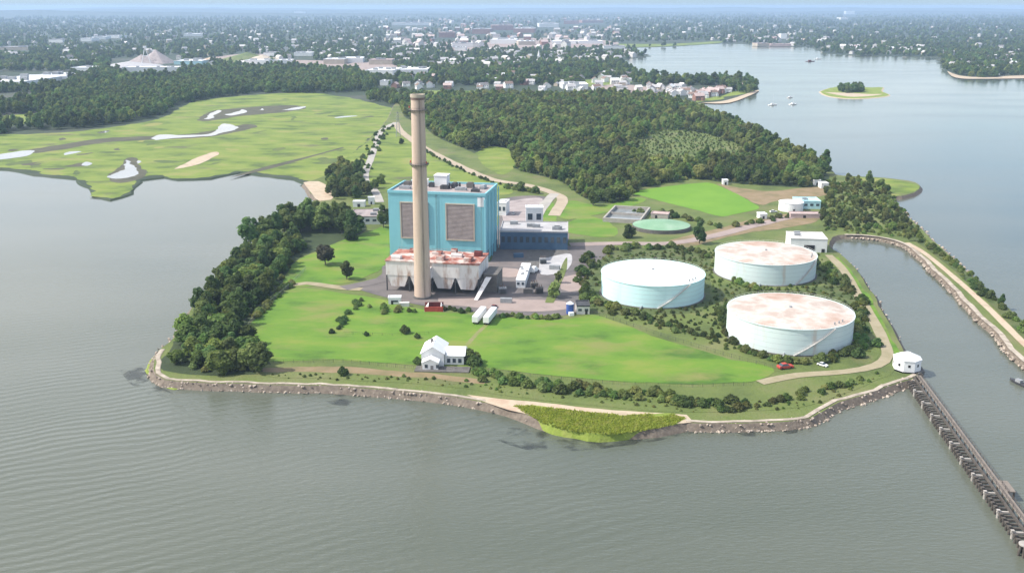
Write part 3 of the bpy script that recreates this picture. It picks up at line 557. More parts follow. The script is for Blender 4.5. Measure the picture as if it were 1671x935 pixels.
main_px_land = main_px+[(2400, 11), (-1500, 11)]
TOWN_CLEAR = [[(300, 100), (400, 88), (440, 92), (400, 108)], [(470, 98), (640, 104), (660, 126), (600, 120), (480, 110)], [(-5, 118), (120, 116), (110, 140), (0, 150)], [(180, 96), (290, 90), (300, 116), (180, 118)], [(640, 152), (820, 150), (820, 156), (660, 158)], [(930, 132), (1010, 128), (1090, 150), (1000, 152)], [(980, 71), (1170, 67), (1170, 72), (1020, 78)]]
BLOCKS = [(-40, 40, 142, 9, 190, 'white', 'whiteroof', 'vast white flat-roofed warehouse at the left border'), (40, 112, 133, 8, 130, 'white', 'whiteroof', 'long white warehouse behind the vast one'), (116, 150, 117, 8, 60, 'white', 'whiteroof', 'pale low warehouse behind the tree belt'),
          (200, 290, 118, 10, 40, 'white', 'whiteroof', 'long bright white shed below the conical heaps'), (284, 330, 106, 9, 90, 'cyanwall', 'whiteroof', 'pale bluish shed beside the conical heaps'), (318, 340, 104, 8, 40, 'tan', 'pinkroof', 'tan works building between the heaps and the yard'),
          (398, 440, 105, 9, 60, 'white', 'whiteroof', 'white shed under the tan quarry mound'), (452, 476, 104, 8, 50, 'white', 'whiteroof', 'small white shed beside the quarry lot'), (430, 448, 92, 10, 60, 'white', 'greyroof', 'grey roofed shed behind the quarry mound'), (480, 510, 92, 10, 50, 'white', 'whiteroof', 'white works hall with a bluish side'),
          (528, 562, 105, 12, 70, 'tan', 'whiteroof', 'tan walled hall with a white roof'), (560, 592, 103, 11, 90, 'white', 'whiteroof', 'white hall east of the tan walled hall'), (596, 642, 124, 11, 110, 'white', 'whiteroof', 'big white warehouse over the marsh head'), (646, 698, 122, 10, 120, 'white', 'whiteroof', 'bright white warehouse beside the big one'), (602, 640, 106, 12, 60, 'tan', 'pinkroof', 'pinkish hall behind the big white warehouse'),
          (620, 634, 140, 8, 40, 'white', 'whiteroof', 'white shed below the big white warehouse'), (738, 772, 78, 14, 90, 'white', 'greyroof', 'grey roofed store at the foot of the brick district'), (742, 760, 83, 10, 50, 'white', 'whiteroof', 'white roofed store before the grey one'),
          (800, 842, 72, 16, 140, 'white', 'whiteroof', 'long white hall in the brick district'), (846, 874, 74, 14, 90, 'tan', 'whiteroof', 'tan hall beside the long white one'), (716, 742, 62, 24, 120, 'brick', 'pinkroof', 'red brick mill on the town hill'), (770, 800, 56, 26, 160, 'brick', 'greyroof', 'brick block with many windows on the hill'), (802, 838, 50, 30, 200, 'brick', 'pinkroof', 'largest brick block crowning the town'), (838, 872, 54, 24, 160, 'brick', 'whiteroof', 'brick block with pale roof'),
          (880, 912, 45, 26, 180, 'white', 'whiteroof', 'white tower block group on the skyline'), (920, 945, 40, 26, 180, 'brick', 'brick', 'red brick block far east of the hill'), (950, 985, 38, 22, 200, 'brick', 'pinkroof', 'pinkish block at the far edge of town'), (900, 940, 72, 10, 120, 'white', 'whiteroof', 'white waterfront store, the shorter of the harbour pair'), (944, 984, 72, 10, 120, 'white', 'whiteroof', 'long white waterfront store'), (985, 1020, 80, 9, 60, 'white', 'greyroof', 'grey roofed boat store near the inlet'),
          (1236, 1256, 76, 10, 60, 'tan', 'pinkroof', 'tan waterfront hall across the bay'), (1258, 1290, 76, 8, 50, 'pinkroof', 'pinkroof', 'pink roofed waterfront hall across the bay'), (1274, 1284, 64, 22, 60, 'white', 'white', 'white tower house across the bay'), (1380, 1394, 24, 60, 160, 'white', 'whiteroof', 'lone white tower on the far wooded ridge'), (1372, 1384, 34, 30, 120, 'white', 'whiteroof', 'white building below the lone white tower'), (640, 700, 42, 20, 200, 'white', 'greyroof', 'pale long building on the north slope'), (480, 496, 24, 50, 150, 'white', 'whiteroof', 'white tower on the western skyline'), (10, 22, 26, 40, 130, 'white', 'whiteroof', 'white block on the skyline by the left border'),
          (80, 104, 70, 12, 70, 'white', 'greyroof', 'pale school in the western trees'), (132, 150, 68, 12, 70, 'white', 'whiteroof', 'white hall in the western trees'), (150, 172, 65, 12, 80, 'white', 'whiteroof', 'white hall with bluish roof in the western trees'), (176, 196, 63, 12, 80, 'white', 'whiteroof', 'white hall nearest the conical heaps'), (0, 46, 82, 10, 60, 'tan', 'greyroof', 'long grey roofed plant in the western trees'), (300, 330, 60, 12, 100, 'white', 'whiteroof', 'white hall on the rise behind the heaps'), (918, 960, 146, 8, 60, 'white', 'whiteroof', 'bright white boatyard shed behind the wood'), (1000, 1024, 150, 7, 30, 'white', 'greyroof', 'pale boatyard shed behind the wood')]
for r in BLOCKS:
    if r[2] < 130: TOWN_CLEAR.append([(r[0]-3, r[2]-4), (r[1]+3, r[2]-4), (r[1]+3, r[2]+7), (r[0]-3, r[2]+7)])
def town_ok(x, y):
    return inside((x, y), main_px_land) and not inside((x, y), line_px) and not inside((x, y), marsh_px) and not any(inside((x, y), e) for e in TOWN_CLEAR)
TOWN = []
while len(TOWN) < 19000:
    x = random.uniform(-60, 1730); y = 19+133*random.random()**1.35
    if x > 560 and x < 1180 and 140 < y: continue
    if not town_ok(x, y): continue
    core = 1 if (620 < x < 1000 and 28 < y < 82) else 0
    if core and random.random() < .55: continue
    g = G(x, y, 1.0); d = g.length
    TOWN.append((g.x, g.y, 1.0, random.choice(['dark_a', 'green_a', 'dark_c', 'green_b', 'dark_b']), random.uniform(.8, 1.6)*(1+.7*min(1, max(0, d-5000)/6000))))

def gn_scatter(name, pts, objs, kinds, label, cat):
    me = bpy.data.meshes.new(name); me.from_pydata([(p[0], p[1], p[2]) for p in pts], [], [])
    for nm, tp, vals in (('size', 'FLOAT', [p[4] for p in pts]), ('turn', 'FLOAT', [random.uniform(0, 6.28) for _ in pts]), ('pick', 'INT', [kinds.index(p[3]) for p in pts])):
        me.attributes.new(nm, tp, 'POINT').data.foreach_set('value', vals)
    o = bpy.data.objects.new(name, me); link(o); tag(o, label, cat, kind='stuff')
    ng = bpy.data.node_groups.new(name, 'GeometryNodeTree')
    ng.interface.new_socket('Geometry', in_out='INPUT', socket_type='NodeSocketGeometry'); ng.interface.new_socket('Geometry', in_out='OUTPUT', socket_type='NodeSocketGeometry')
    N, L = ng.nodes, ng.links; gi, go = N.new('NodeGroupInput'), N.new('NodeGroupOutput'); jn = N.new('GeometryNodeJoinGeometry')
    for ob in reversed(objs):           # join keeps the last link first
        oi = N.new('GeometryNodeObjectInfo'); oi.transform_space = 'ORIGINAL'; oi.inputs['Object'].default_value = ob
        gt = N.new('GeometryNodeGeometryToInstance'); L.new(oi.outputs['Geometry'], gt.inputs[0]); L.new(gt.outputs[0], jn.inputs[0])
    ip = N.new('GeometryNodeInstanceOnPoints'); L.new(gi.outputs[0], ip.inputs['Points']); L.new(jn.outputs[0], ip.inputs['Instance']); ip.inputs['Pick Instance'].default_value = True
    def attr(nm, tp):
        a = N.new('GeometryNodeInputNamedAttribute'); a.data_type = tp; a.inputs['Name'].default_value = nm; return a.outputs['Attribute']
    L.new(attr('pick', 'INT'), ip.inputs['Instance Index']); cx = N.new('ShaderNodeCombineXYZ'); L.new(attr('turn', 'FLOAT'), cx.inputs[2])
    L.new(cx.outputs[0], ip.inputs['Rotation']); c2 = N.new('ShaderNodeCombineXYZ'); s = attr('size', 'FLOAT')
    for i in range(3): L.new(s, c2.inputs[i])
    L.new(c2.outputs[0], ip.inputs['Scale']); L.new(ip.outputs[0], go.inputs[0])
    o.modifiers.new('scatter', 'NODES').node_group = ng
    return o
KINDS = [k for k in CROWN if k in first_crown]
for k in CROWN:
    if k not in first_crown: print('no near crown for', k)
gn_scatter('woodland', [p for p in REST+TOWN if p[3] in first_crown], [first_crown[k] for k in KINDS], KINDS, 'dark woodland running from the central wood back through the far town', 'woodland')

# shrubs
SHRUB = {}
for i, (m, c) in enumerate((('leaf', 'green'), ('leaf_olive', 'olive green'), ('leaf_dark', 'dark green'))):
    SHRUB[c] = crown_mesh('shrub', [(0, 0, 1.1, 1.5, 1.0), (.9, .4, 1.0, 1.0, .8), (-.8, .6, .9, 1.1, .8), (.1, -.9, .8, 1.0, .75), (-.3, .2, 1.9, .9, .7)], 330, .34, 30+i, M[m])
SPOOL = []
def shrub_line(px, n, wid, s0, s1, place, cols=('green', 'olive green', 'dark green'), z=2.5):
    c = [G(x, y, z) for x, y in px]; L_ = [(c[i+1]-c[i]).length for i in range(len(c)-1)]; T = sum(L_)
    for k in range(n):
        d = (k+random.uniform(.1, .9))/n*T; i = 0
        while i < len(L_)-1 and d > L_[i]: d -= L_[i]; i += 1
        p = c[i].lerp(c[i+1], min(1, d/L_[i])); t_ = (c[i+1]-c[i]).normalized(); p += Vector((-t_.y, t_.x))*random.uniform(-wid/2, wid/2)
        col = random.choice(cols); SPOOL.append((p.x, p.y, z, col, random.uniform(s0, s1), f"{col} shrub {place}", 'shrubs '+place))
shrub_line([(770, 612), (850, 626), (950, 640), (1060, 648), (1140, 660), (1215, 668)], 74, 9, .7, 1.5, 'in the hedge belt above the sandy beach')
shrub_line([(1215, 668), (1290, 650), (1360, 632), (1400, 618)], 16, 6, .6, 1.1, 'on the bank between beach and pumphouse')
shrub_line([(960, 418), (952, 460), (962, 490), (1000, 508), (1050, 518)], 32, 8, .8, 1.7, 'ringing the white roofed tank')
shrub_line([(985, 412), (1050, 404), (1110, 406), (1160, 420)], 26, 10, .8, 1.6, 'behind the white roofed tank')
shrub_line([(1200, 458), (1215, 466), (1240, 474)], 6, 3, .8, 1.4, 'at the foot of the rear rusty tank')
shrub_line([(1180, 500), (1180, 540), (1215, 575), (1260, 592), (1320, 596)], 26, 5, .7, 1.4, 'curving round the front rusty tank on the lawn side')
shrub_line([(1335, 592), (1385, 580), (1415, 560), (1408, 520), (1392, 490)], 30, 9, .9, 1.7, 'filling the canal side of the front rusty tank')
shrub_line([(1335, 430), (1360, 450), (1385, 480)], 18, 12, .9, 1.6, 'between the rear tank and the canal path')
shrub_line([(1045, 520), (1090, 535), (1130, 545), (1180, 556)], 18, 8, .5, 1.1, 'scattered between the lawn and the tanks')
shrub_line([(1030, 345), (1100, 352), (1170, 372), (1240, 364), (1290, 352)], 26, 8, .9, 1.6, 'in the hedge below the bright field')
shrub_line([(536, 544), (548, 540), (560, 522), (575, 506), (590, 490)], 14, 3, .6, 1.1, 'in the short hedge crossing the lawn', ('dark green',))
shrub_line([(605, 500), (640, 510), (680, 505)], 9, 9, .7, 1.2, 'on the lawn edge below the chimney', ('green', 'olive green'))
shrub_line([(725, 505), (765, 510)], 7, 5, .7, 1.2, 'between the red skip and the trailers')
shrub_line([(815, 516), (860, 518), (915, 520)], 12, 4, .6, 1.0, 'along the pink pavement by the lawn')
shrub_line([(420, 520), (450, 488), (478, 464)], 14, 5, .8, 1.4, 'along the grey fence by the grove')
shrub_line([(1490, 384), (1540, 418), (1590, 460), (1640, 506), (1690, 556)], 34, 5, .7, 1.4, 'on the breakwater crest')
shrub_line([(640, 206), (626, 216), (612, 232), (604, 256), (594, 284)], 40, 15, .8, 1.5, 'beside the marsh road', ('dark green',))
shrub_line([(692, 246), (740, 272), (800, 298), (850, 308)], 34, 3, .6, 1.2, 'on the shady side of the dirt access road', ('dark green',))
shrub_line([(1450, 350), (1500, 388), (1560, 438), (1620, 494)], 40, 5, .5, 1.2, 'on the outer slope of the breakwater')
shrub_line([(826, 306), (880, 318)], 8, 6, .9, 1.4, 'behind the car park')
for (x, y, s, l) in ((661, 544, 1.3, 'dark round bush alone on the open lawn'), (681, 552, .8, 'small dark bush on the lawn beside the white house'), (560, 612, 1.2, 'olive bush on the dry strip above the seawall'), (598, 548, .7, 'little bush east of the short hedge')):
    p = G(x, y); o = link(bpy.data.objects.new('shrub', SHRUB['dark green'])); o.location = (p.x, p.y, 2.5); o.scale = (s, s, s*1.2); tag(o, l, 'shrub')
SPOOL.sort(key=lambda r: math.hypot(r[0], r[1])/r[4])
for r in SPOOL[:290]:
    o = link(bpy.data.objects.new('shrub', SHRUB[r[3]])); o.location = r[:3]; o.rotation_euler.z = random.uniform(0, 6.28); o.scale = (r[4]*1.1, r[4]*1.1, r[4]); tag(o, r[5], 'shrub', r[6])
# waist-high weeds too many to count
und = []
for px, sp, s0, s1 in ((forest_px, 9, .8, 1.5), ([(960, 420), (1150, 405), (1335, 415), (1400, 480), (1420, 580), (1250, 590), (1000, 515), (950, 500)], 4.6, .25, .7), (grove_px, 7, .7, 1.3), 
                       ([(430, 606), (700, 616), (900, 634), (1130, 656), (1320, 650), (1440, 606), (1440, 618), (1320, 668), (1140, 674), (900, 650), (700, 628), (430, 616)], 4.2, .15, .5), ([(1345, 296), (1440, 300), (1510, 388), (1440, 386), (1345, 376)], 6, .5, 1.0)):
    for x, y in scatter(px, 2.5, sp, clear_ex if px is forest_px else ()):
        und.append((x, y, 2.5, random.choice(['green', 'olive green'] if sp != 2.6 else ['olive green']), random.uniform(s0, s1)))
und += [r[:5] for r in SPOOL[290:]]
TK = [(1286, 547, 28.4), (1064, 479, 27.2), (1247, 445, 28.3)]
TKC = [(*G(x, y), r) for x, y, r in TK]
und = [u for u in und if all(math.hypot(u[0]-a, u[1]-b_) > r+2 for a, b_, r in TKC)]
tb = MB()
for x, y in scatter([(838, 662), (870, 662), (950, 672), (1020, 678), (1090, 674), (1118, 682), (1100, 693), (1050, 703), (1000, 709), (940, 705), (890, 693)], 2.6, .58):
    if mnoise.noise((x*.12, y*.12, 4)) < -.55: continue
    for _ in range(3):
        a = random.uniform(0, 6.28); d_ = Vector((math.cos(a), math.sin(a), 0))*random.uniform(.2, .45); ln = Vector((random.uniform(-.7, .7), random.uniform(-.7, .7), random.uniform(.25, .75)))
        c_ = Vector((x+random.uniform(-.3, .3), y+random.uniform(-.3, .3), 2.6)); tb.add([c_-d_, c_+d_, c_+d_*.3+ln, c_-d_*.3+ln], [(0, 1, 2, 3)])
tag(tb.build('cordgrass', M['cordgrass']), 'bright yellow green cordgrass tufts in front of the sandy beach', 'cordgrass', kind='stuff')
shs = {}
for r_ in sc.objects:
    if r_.type == 'MESH' and r_.name.startswith('shrub'):
        for c in SHRUB:
            if r_.data == SHRUB[c]: shs.setdefault(c, r_)
gn_scatter('undergrowth', und, [shs[c] for c in SHRUB], list(SHRUB), 'low weeds and undergrowth between the shrubs and under the trees', 'undergrowth')

# ------------------------------------------------------------------ seawall and riprap
def part_line(a, b_):      # stretch of the peninsula outline between two pixel points
    pa, pb = G(*a), G(*b_); ia = min(range(len(pen_w)), key=lambda i: (pen_w[i]-pa).length); ib = min(range(len(pen_w)), key=lambda i: (pen_w[i]-pb).length)
    return pen_w[ia:ib+1] if ib >= ia else pen_w[ia:]+pen_w[:ib+1]
def wall_along(line, label, inward=1):
    vs = []; n = len(line); prof = [(2.6, 2.56), (2.3, 2.7), (.6, 2.72), (.2, 2.1), (-.4, .9), (-.7, -.6)]
    for i, p in enumerate(line):
        t_ = (line[min(i+1, n-1)]-line[max(i-1, 0)]).normalized(); q = Vector((-t_.y, t_.x)); wv = 1.1*mnoise.noise((p.x*.2, p.y*.2, 2))+.5*mnoise.noise((p.x*.7, p.y*.7, 2))
        vs += [(p.x+q.x*(a+wv), p.y+q.y*(a+wv), z+(.15*mnoise.noise((p.x*.5, p.y*.5, 8)) if z > 2 else 0)) for a, z in prof]
    k = len(prof); e = empty('seawall', (line[0].x, line[0].y, 0), 0, label, 'seawall')
    for nm, rng, m in (('crest', (0, 1), M['crest']), ('face', (2, 3, 4), M['wallface'])):
        fs = [(k*i+j+1, k*i+j, k*(i+1)+j, k*(i+1)+j+1) for i in range(n-1) for j in rng]
        o = MB().add([(v[0]-line[0].x, v[1]-line[0].y, v[2]) for v in vs], fs).build(nm, m, e)
def rocks(line, per, off, s0, s1, z, seed, b_):
    rg = random.Random(seed)
    ico = [Vector(v).normalized() for v in ((0, 0, 1), (.9, 0, .45), (.28, .85, .45), (-.72, .52, .45), (-.72, -.52, .45), (.28, -.85, .45), (.72, .52, -.45), (-.28, .85, -.45), (-.9, 0, -.45), (-.28, -.85, -.45), (.72, -.52, -.45), (0, 0, -1))]
    fc = [(0, 1, 2), (0, 2, 3), (0, 3, 4), (0, 4, 5), (0, 5, 1), (1, 6, 2), (2, 7, 3), (3, 8, 4), (4, 9, 5), (5, 10, 1), (6, 7, 2), (7, 8, 3), (8, 9, 4), (9, 10, 5), (10, 6, 1), (11, 7, 6), (11, 8, 7), (11, 9, 8), (11, 10, 9), (11, 6, 10)]
    for i in range(len(line)-1):
        a, c = line[i], line[i+1]; L_ = (c-a).length; t_ = (c-a).normalized(); q = Vector((-t_.y, t_.x))
        for _ in range(max(1, int(L_*per))):
            p = a+t_*rg.uniform(0, L_)+q*rg.uniform(*off); s = rg.uniform(s0, s1)
            Mx = Matrix.Rotation(rg.uniform(0, 6.3), 3, 'Z')@Matrix.Rotation(rg.uniform(-.6, .6), 3, 'X')
            b_.add([Vector((p.x, p.y, z+rg.uniform(-.3, .3)))+Mx@Vector((v.x*s*rg.uniform(.85, 1.25), v.y*s*.85, v.z*s*.6)) for v in ico], fc)
south_w = part_line((262, 570), (800, 657)); south_e = part_line((1120, 690), (1490, 612))
wall_along(south_w, 'long pale seawall in front of the lawn, from grove corner to beach'); wall_along(south_e, 'pale seawall curving from the grassy beach to the pumphouse')
b = MB(); rocks(south_w, 1.3, (-2.6, -.6), .35, .8, .2, 1, b); rocks(south_e, 1.5, (-3.0, -.6), .35, .9, .2, 2, b)
rocks(part_line((300, 530), (262, 570)), .8, (-4, 0), .5, 1.1, .3, 3, b); rocks(part_line((760, 650), (870, 680)), .4, (-3, 1), .3, .8, .8, 5, b)
can_e = part_line((1380, 383), (1900, 830)); rocks(can_e, 1.1, (-3.4, 1.2), .5, 1.1, .9, 6, b)
out_e = part_line((1960, 800), (1452, 322)); rocks(out_e, .9, (-3.4, .8), .5, 1.2, .9, 7, b)
rocks(part_line((1480, 585), (1352, 402)), .35, (-3, .5), .4, .9, .6, 8, b)
rocks(south_w, .9, (-1.2, 2.6), .35, .8, 2.2, 11, b); rocks(south_e, .9, (-1.2, 2.6), .35, .8, 2.2, 12, b); rocks(south_w, .5, (-1.2, 0), .3, .6, 1.2, 13, b); rocks(south_e, .5, (-1.2, 0), .3, .6, 1.2, 14, b)
tag(b.build('riprap', M['rock']), 'tumbled riprap boulders along the seawalls and the breakwater', 'riprap', kind='stuff')
ribbon('bank_path', [tuple(p+Vector((0, 0))) for p in can_e], 2.6, 2.68, M['crest'], world=True, smooth=8)

# ------------------------------------------------------------------ the chimney
def pitch_scale(p, z): return math.sqrt(p.x**2+p.y**2+(H-z)**2)/F
cp = G(690, 485); HC = 104.5; CH = empty('smokestack', (cp.x, cp.y, 2.5), 0, 'tall tapering tan concrete chimney standing before the turquoise building', 'chimney')
r0, r1 = 4.45, 3.35
def rad(z): return r0+(r1-r0)*(z/HC)**.85
b = MB(); n = 48; zs = [i*HC/34 for i in range(35)]
vs = [(rad(z)*math.cos(2*math.pi*i/n), rad(z)*math.sin(2*math.pi*i/n), z) for z in zs for i in range(n)]
b.add(vs, [(k*n+i, k*n+(i+1) % n, (k+1)*n+(i+1) % n, (k+1)*n+i) for k in range(34) for i in range(n)]); b.build('shaft', M['shaft'], CH, smooth=True)
b = MB()
for z in [3.1*k for k in range(1, 34)]: b.ring((0, 0), rad(z)-.05, rad(z)+.02, z-.10, z+.10, 48)
b.build('pour_joint', M['shaft'], CH)
MB().ring((0, 0), r1-.6, r1+.35, HC-.6, HC+.9).ring((0, 0), r1-.7, r1-.1, HC-4, HC-.5, 32).build('rim', M['tan'], CH)
MB().ring((0, 0), r1+.02, r1+.12, HC-1.8, HC-.7).build('soot_band', M['brownroof'], CH)
MB().cyl((0, 0), r1-.75, r1-.75, HC-4.2, HC-3.6, 32).build('flue', M['dark'], CH)
for z, nm in ((70.5, 'balcony'), (HC-6.8, 'balcony')):
    r = rad(z); b = MB().ring((0, 0), r-.05, r+1.3, z, z+.2)
    b.ring((0, 0), r+1.2, r+1.28, z+1.05, z+1.13)
    for i in range(20):
        a = 2*math.pi*i/20; b.tube(((r+1.24)*math.cos(a), (r+1.24)*math.sin(a), z+.1), ((r+1.24)*math.cos(a), (r+1.24)*math.sin(a), z+1.1), .05, 4)
        b.tube((r*math.cos(a), r*math.sin(a), z-1.3), ((r+1.2)*math.cos(a), (r+1.2)*math.sin(a), z), .07, 4)
    b.build(nm, M['conc_dk'], CH)
for a, z in ((2.9, 71.2), (-.6, 71.2), (3.0, HC-6), (1.2, HC-6)):
    r = rad(z)+1.0; MB().cyl((r*math.cos(a), r*math.sin(a)), .35, .3, z, z+1.0, 10).build('warning_light', M['red'], CH)
b = MB(); a = -1.25
for s in (-.25, .25):
    b.tube(((r0+.35)*math.cos(a)+s, (r0+.35)*math.sin(a), .5), ((r1+.3)*math.cos(a)+s, (r1+.3)*math.sin(a), HC-1), .06, 4)
for i in range(120):
    z = 1+i*.85; r = rad(z)+.33; b.tube((r*math.cos(a)-.25, r*math.sin(a), z), (r*math.cos(a)+.25, r*math.sin(a), z), .04, 4)
b.build('ladder', M['darksteel'], CH)
MB().ring((0, 0), r0-.2, r0+.7, -.2, 1.1).build('footing', M['conc_dk'], CH)

# ------------------------------------------------------------------ the power station
ZT = 43.0
fr, fl, br = G(792, 319, ZT), G(633, 313.5, ZT), G(807, 298, ZT)
u = (fr-fl).normalized(); v = Vector((-u.y, u.x)); W_ = (fr-fl).length; D_ = 35.0; ang = math.atan2(u.y, u.x); HB = ZT-2.5
print('power station', W_, (br-fr).length, math.degrees(ang), (br-fr).dot(u), (br-fr).dot(v))
PS = empty('power_station', (fl.x, fl.y, 2.5), ang, 'huge turquoise windowless power station block with two louvre panels', 'power station')
MB().box((W_/2, D_/2, HB/2), (W_, D_, HB)).build('wall', M['turq'], PS)
MB().box((W_/2, D_/2, HB-.6), (W_-1.0, D_-1.0, 1.3)).build('roof', M['gravelroof'], PS)
b = MB()
for c, d in (((W_/2, -.02, HB+.35), (W_+.5, .9, 1.5)), ((W_/2, D_+.02, HB+.35), (W_+.5, .9, 1.5)), ((-.02, D_/2, HB+.352), (.86, D_-.95, 1.48)), ((W_+.02, D_/2, HB+.352), (.86, D_-.95, 1.48))): b.box(c, d)
b.build('parapet', M['turq'], PS)
for x0, x1 in ((.135, .405), (.605, .88)):
    xa, xb = x0*W_, x1*W_; z0, z1 = HB*.335, HB*.84
    lv = MB()
    k = 26
    for i in range(k):
        z = z0+(z1-z0)*(i+.5)/k
        lv.add([(xa, -.10, z+.62), (xb, -.10, z+.62), (xb, -.75, z-.55), (xa, -.75, z-.55), (xa, -.16, z+.56), (xb, -.16, z+.56), (xb, -.69, z-.62), (xa, -.69, z-.62)], [(0, 3, 2, 1), (4, 5, 6, 7), (0, 1, 5, 4), (2, 3, 7, 6), (1, 2, 6, 5), (3, 0, 4, 7)])
    lo = lv.build('louvre_panel', M['louvre'], PS)
    f = MB()
    for c, d in (((xa-.35, -.45, (z0+z1)/2), (.7, .9, z1-z0+2)), ((xb+.35, -.45, (z0+z1)/2), (.7, .9, z1-z0+2)), (((xa+xb)/2, -.45, z1+.65), (xb-xa, .86, .7)), (((xa+xb)/2, -.45, z0-.65), (xb-xa, .86, .7))): f.box(c, d)
    f.build('frame', M['tan'], lo)
MB().box(((xa+xb)/2, -.04, (HB*.335+HB*.84)/2), (xb-xa, .1, HB*.505)).build('louvre_backing', M['dark'], PS)
MB().box(((.135+.405)*W_/2, -.045, (HB*.335+HB*.84)/2), (.27*W_, .1, HB*.505)).build('louvre_backing', M['dark'], PS)
MB().box((W_-2.6, -.07, HB-4.2), (4.4, .14, 5.6)).build('pale_panel', M['whiteroof'], PS)
MB().box((W_-.25, -.25, HB/2-1), (1.1, 1.1, HB-3)).build('corner_trim', M['turq'], PS)
MB().box((W_*.44, D_*.80, HB+3.2), (8, 8, 6.4)).box((W_*.44, D_*.80, HB+6.6), (8.6, 8.6, .5)).build('penthouse', M['whiteroof'], PS)
MB().box((W_*.22, D_*.72, HB+1.8), (9, 6, 3.6)).box((W_*.22, D_*.72, HB+3.75), (9.6, 6.6, .35)).build('penthouse', M['whiteroof'], PS)
for (x, y, sx, sy, h, m) in ((.52, .45, 5, 3, 2.2, 'darksteel'), (.60, .62, 3, 6, 2.8, 'darksteel'), (.70, .38, 7, 3, 1.6, 'steel'), (.76, .66, 4, 4, 3.0, 'conc_dk'), (.86, .30, 5, 3, 1.5, 'darksteel'), (.90, .62, 3, 8, 1.8, 'steel'), (.12, .35, 7, 3, 1.6, 'steel'), (.30, .28, 4, 3, 1.6, 'darksteel'), (.08, .75, 4, 6, 2.0, 'conc_dk'), (.36, .60, 3, 3, 2.6, 'darksteel')):
    MB().box((x*W_, y*D_, HB+h/2), (sx, sy, h)).box((x*W_, y*D_, HB+h+.15), (sx*.7, sy*.7, .5)).build('roof_unit', M[m], PS)
for x, y in ((.56, .52), (.66, .58), (.2, .5), (.82, .48)):
    MB().cyl((x*W_, y*D_), .7, .6, HB, HB+3.4, 12).build('roof_vent', M['darksteel'], PS)
b = MB()
for i in range(4): b.tube((W_+.75, 6+i*10, 0), (W_+.75, 6+i*10, HB-1), .32, 8)
b.build('downpipe', M['turq'], PS)
jt = MB()
for z in (7, 14, 27.5, 34.5, 38.2): jt.box((W_/2, -.012, z), (W_-.2, .05, .16)); jt.box((W_+.012, D_/2, z), (.05, D_-.2, .16))
for k in range(1, 9): jt.box((W_*k/9, -.014, HB/2), (.14, .05, HB-1))
jt.build('panel_joint', M['joint'], PS)
for x in (W_*.5, W_*.96):
    b = MB()
    for q in (-.3, .3): b.box((x+q, -.35, HB/2), (.08, .1, HB-1))
    for k in range(50): b.box((x, -.35, .8+k*HB/52), (.6, .06, .06))
    b.build('ladder', M['darksteel'], PS)
for y0 in (8, 20, 32): MB().box((W_+.05, y0, 3), (.24, 6, 6)).build('loading_door', M['navy'], PS)

# dust collector in front of the block
q0 = G(628, 452, 14); P0 = G(630, 426, 19.5); 
PC = empty('dust_collector', (0, 0, 2.5), ang, 'pale rust-streaked duct casing with red rusty deck and hoppers behind the chimney', 'dust collector')
a0 = G(631, 474, 2.5); PC.location = (a0.x, a0.y, 2.5); PW, PD, PH = 51.0, 25.0, 17.0
MB().box((PW/2, PD/2, 12.6), (PW, PD, 7.6)).build('casing', M['duct'], PC)
MB().box((PW/2, PD/2, 16.7), (PW+.8, PD+.8, .6)).build('roof', M['rust'], PC)
hp = MB()
for i in range(4):
    for j in range(2):
        x0, x1 = i*PW/4+.3, (i+1)*PW/4-.3; y0, y1 = j*PD/2+.2, (j+1)*PD/2-.2; xm, ym = (x0+x1)/2, (y0+y1)/2
        o = MB().add([(x0, y0, 8.8), (x1, y0, 8.8), (x1, y1, 8.8), (x0, y1, 8.8), (xm-3.6, y0+.3, 2.6), (xm+3.6, y0+.3, 2.6), (xm+3.6, y1-2, 2.6), (xm-3.6, y1-2, 2.6)], [(0, 1, 5, 4), (1, 2, 6, 5), (2, 3, 7, 6), (3, 0, 4, 7), (7, 6, 5, 4), (3, 2, 1, 0)]).build('hopper', M['duct'], PC)
for i in range(5):
    for j in range(3): MB().box((min(max(i*PW/4, .3), PW-.3), min(max(j*PD/2, .3), PD-.3), 4.4), (.6, .6, 8.79)).build('support_leg', M['darksteel'], PC)
for x, y, sx, sy, h in ((5, 4, 5, 4, 1.6), (14, 12, 3, 10, 1.2), (29, 6, 4, 5, 2.2), (36, 14, 6, 4, 1.5), (44, 7, 4, 7, 2.0), (47, 18, 4, 4, 2.4), (24, 18, 5, 5, 1.4), (33, 20, 3, 4, 2.6), (10, 20, 4, 4, 1.6)):
    MB().box((x, y, 17+h/2), (sx, sy, h)).box((x, y, 17+h+.2), (sx*1.1, .5, .4)).build('deck_unit', random.choice([M['rust'], M['darkred'], M['duct']]), PC)
b = MB()
for y in (.2, PD-.2):
    for k in range(14): b.tube((k*PW/13, y, 17), (k*PW/13, y, 18.1), .06, 4)
    b.tube((0, y, 18.1), (PW, y, 18.1), .06, 4)
b.build('guard_rail', M['rust'], PC)
MB().add([(PW+3, 2, 9), (PW+6, 2, 9), (PW+6, 5, 9), (PW+3, 5, 9), (PW-.5, -10, .4), (PW+1.5, -10, .4), (PW+1.5, -8, .4), (PW-.5, -8, .4)], [(3, 2, 1, 0), (4, 5, 6, 7), (0, 1, 5, 4), (1, 2, 6, 5), (2, 3, 7, 6), (3, 0, 4, 7)]).build('inclined_duct', M['duct'], PC)
MB().box((PW+5, 14, 5), (7, 16, 9.6)).box((PW+5, 14, 10), (7.6, 16.6, .4)).build('fan_house', M['conc_dk'], PC)
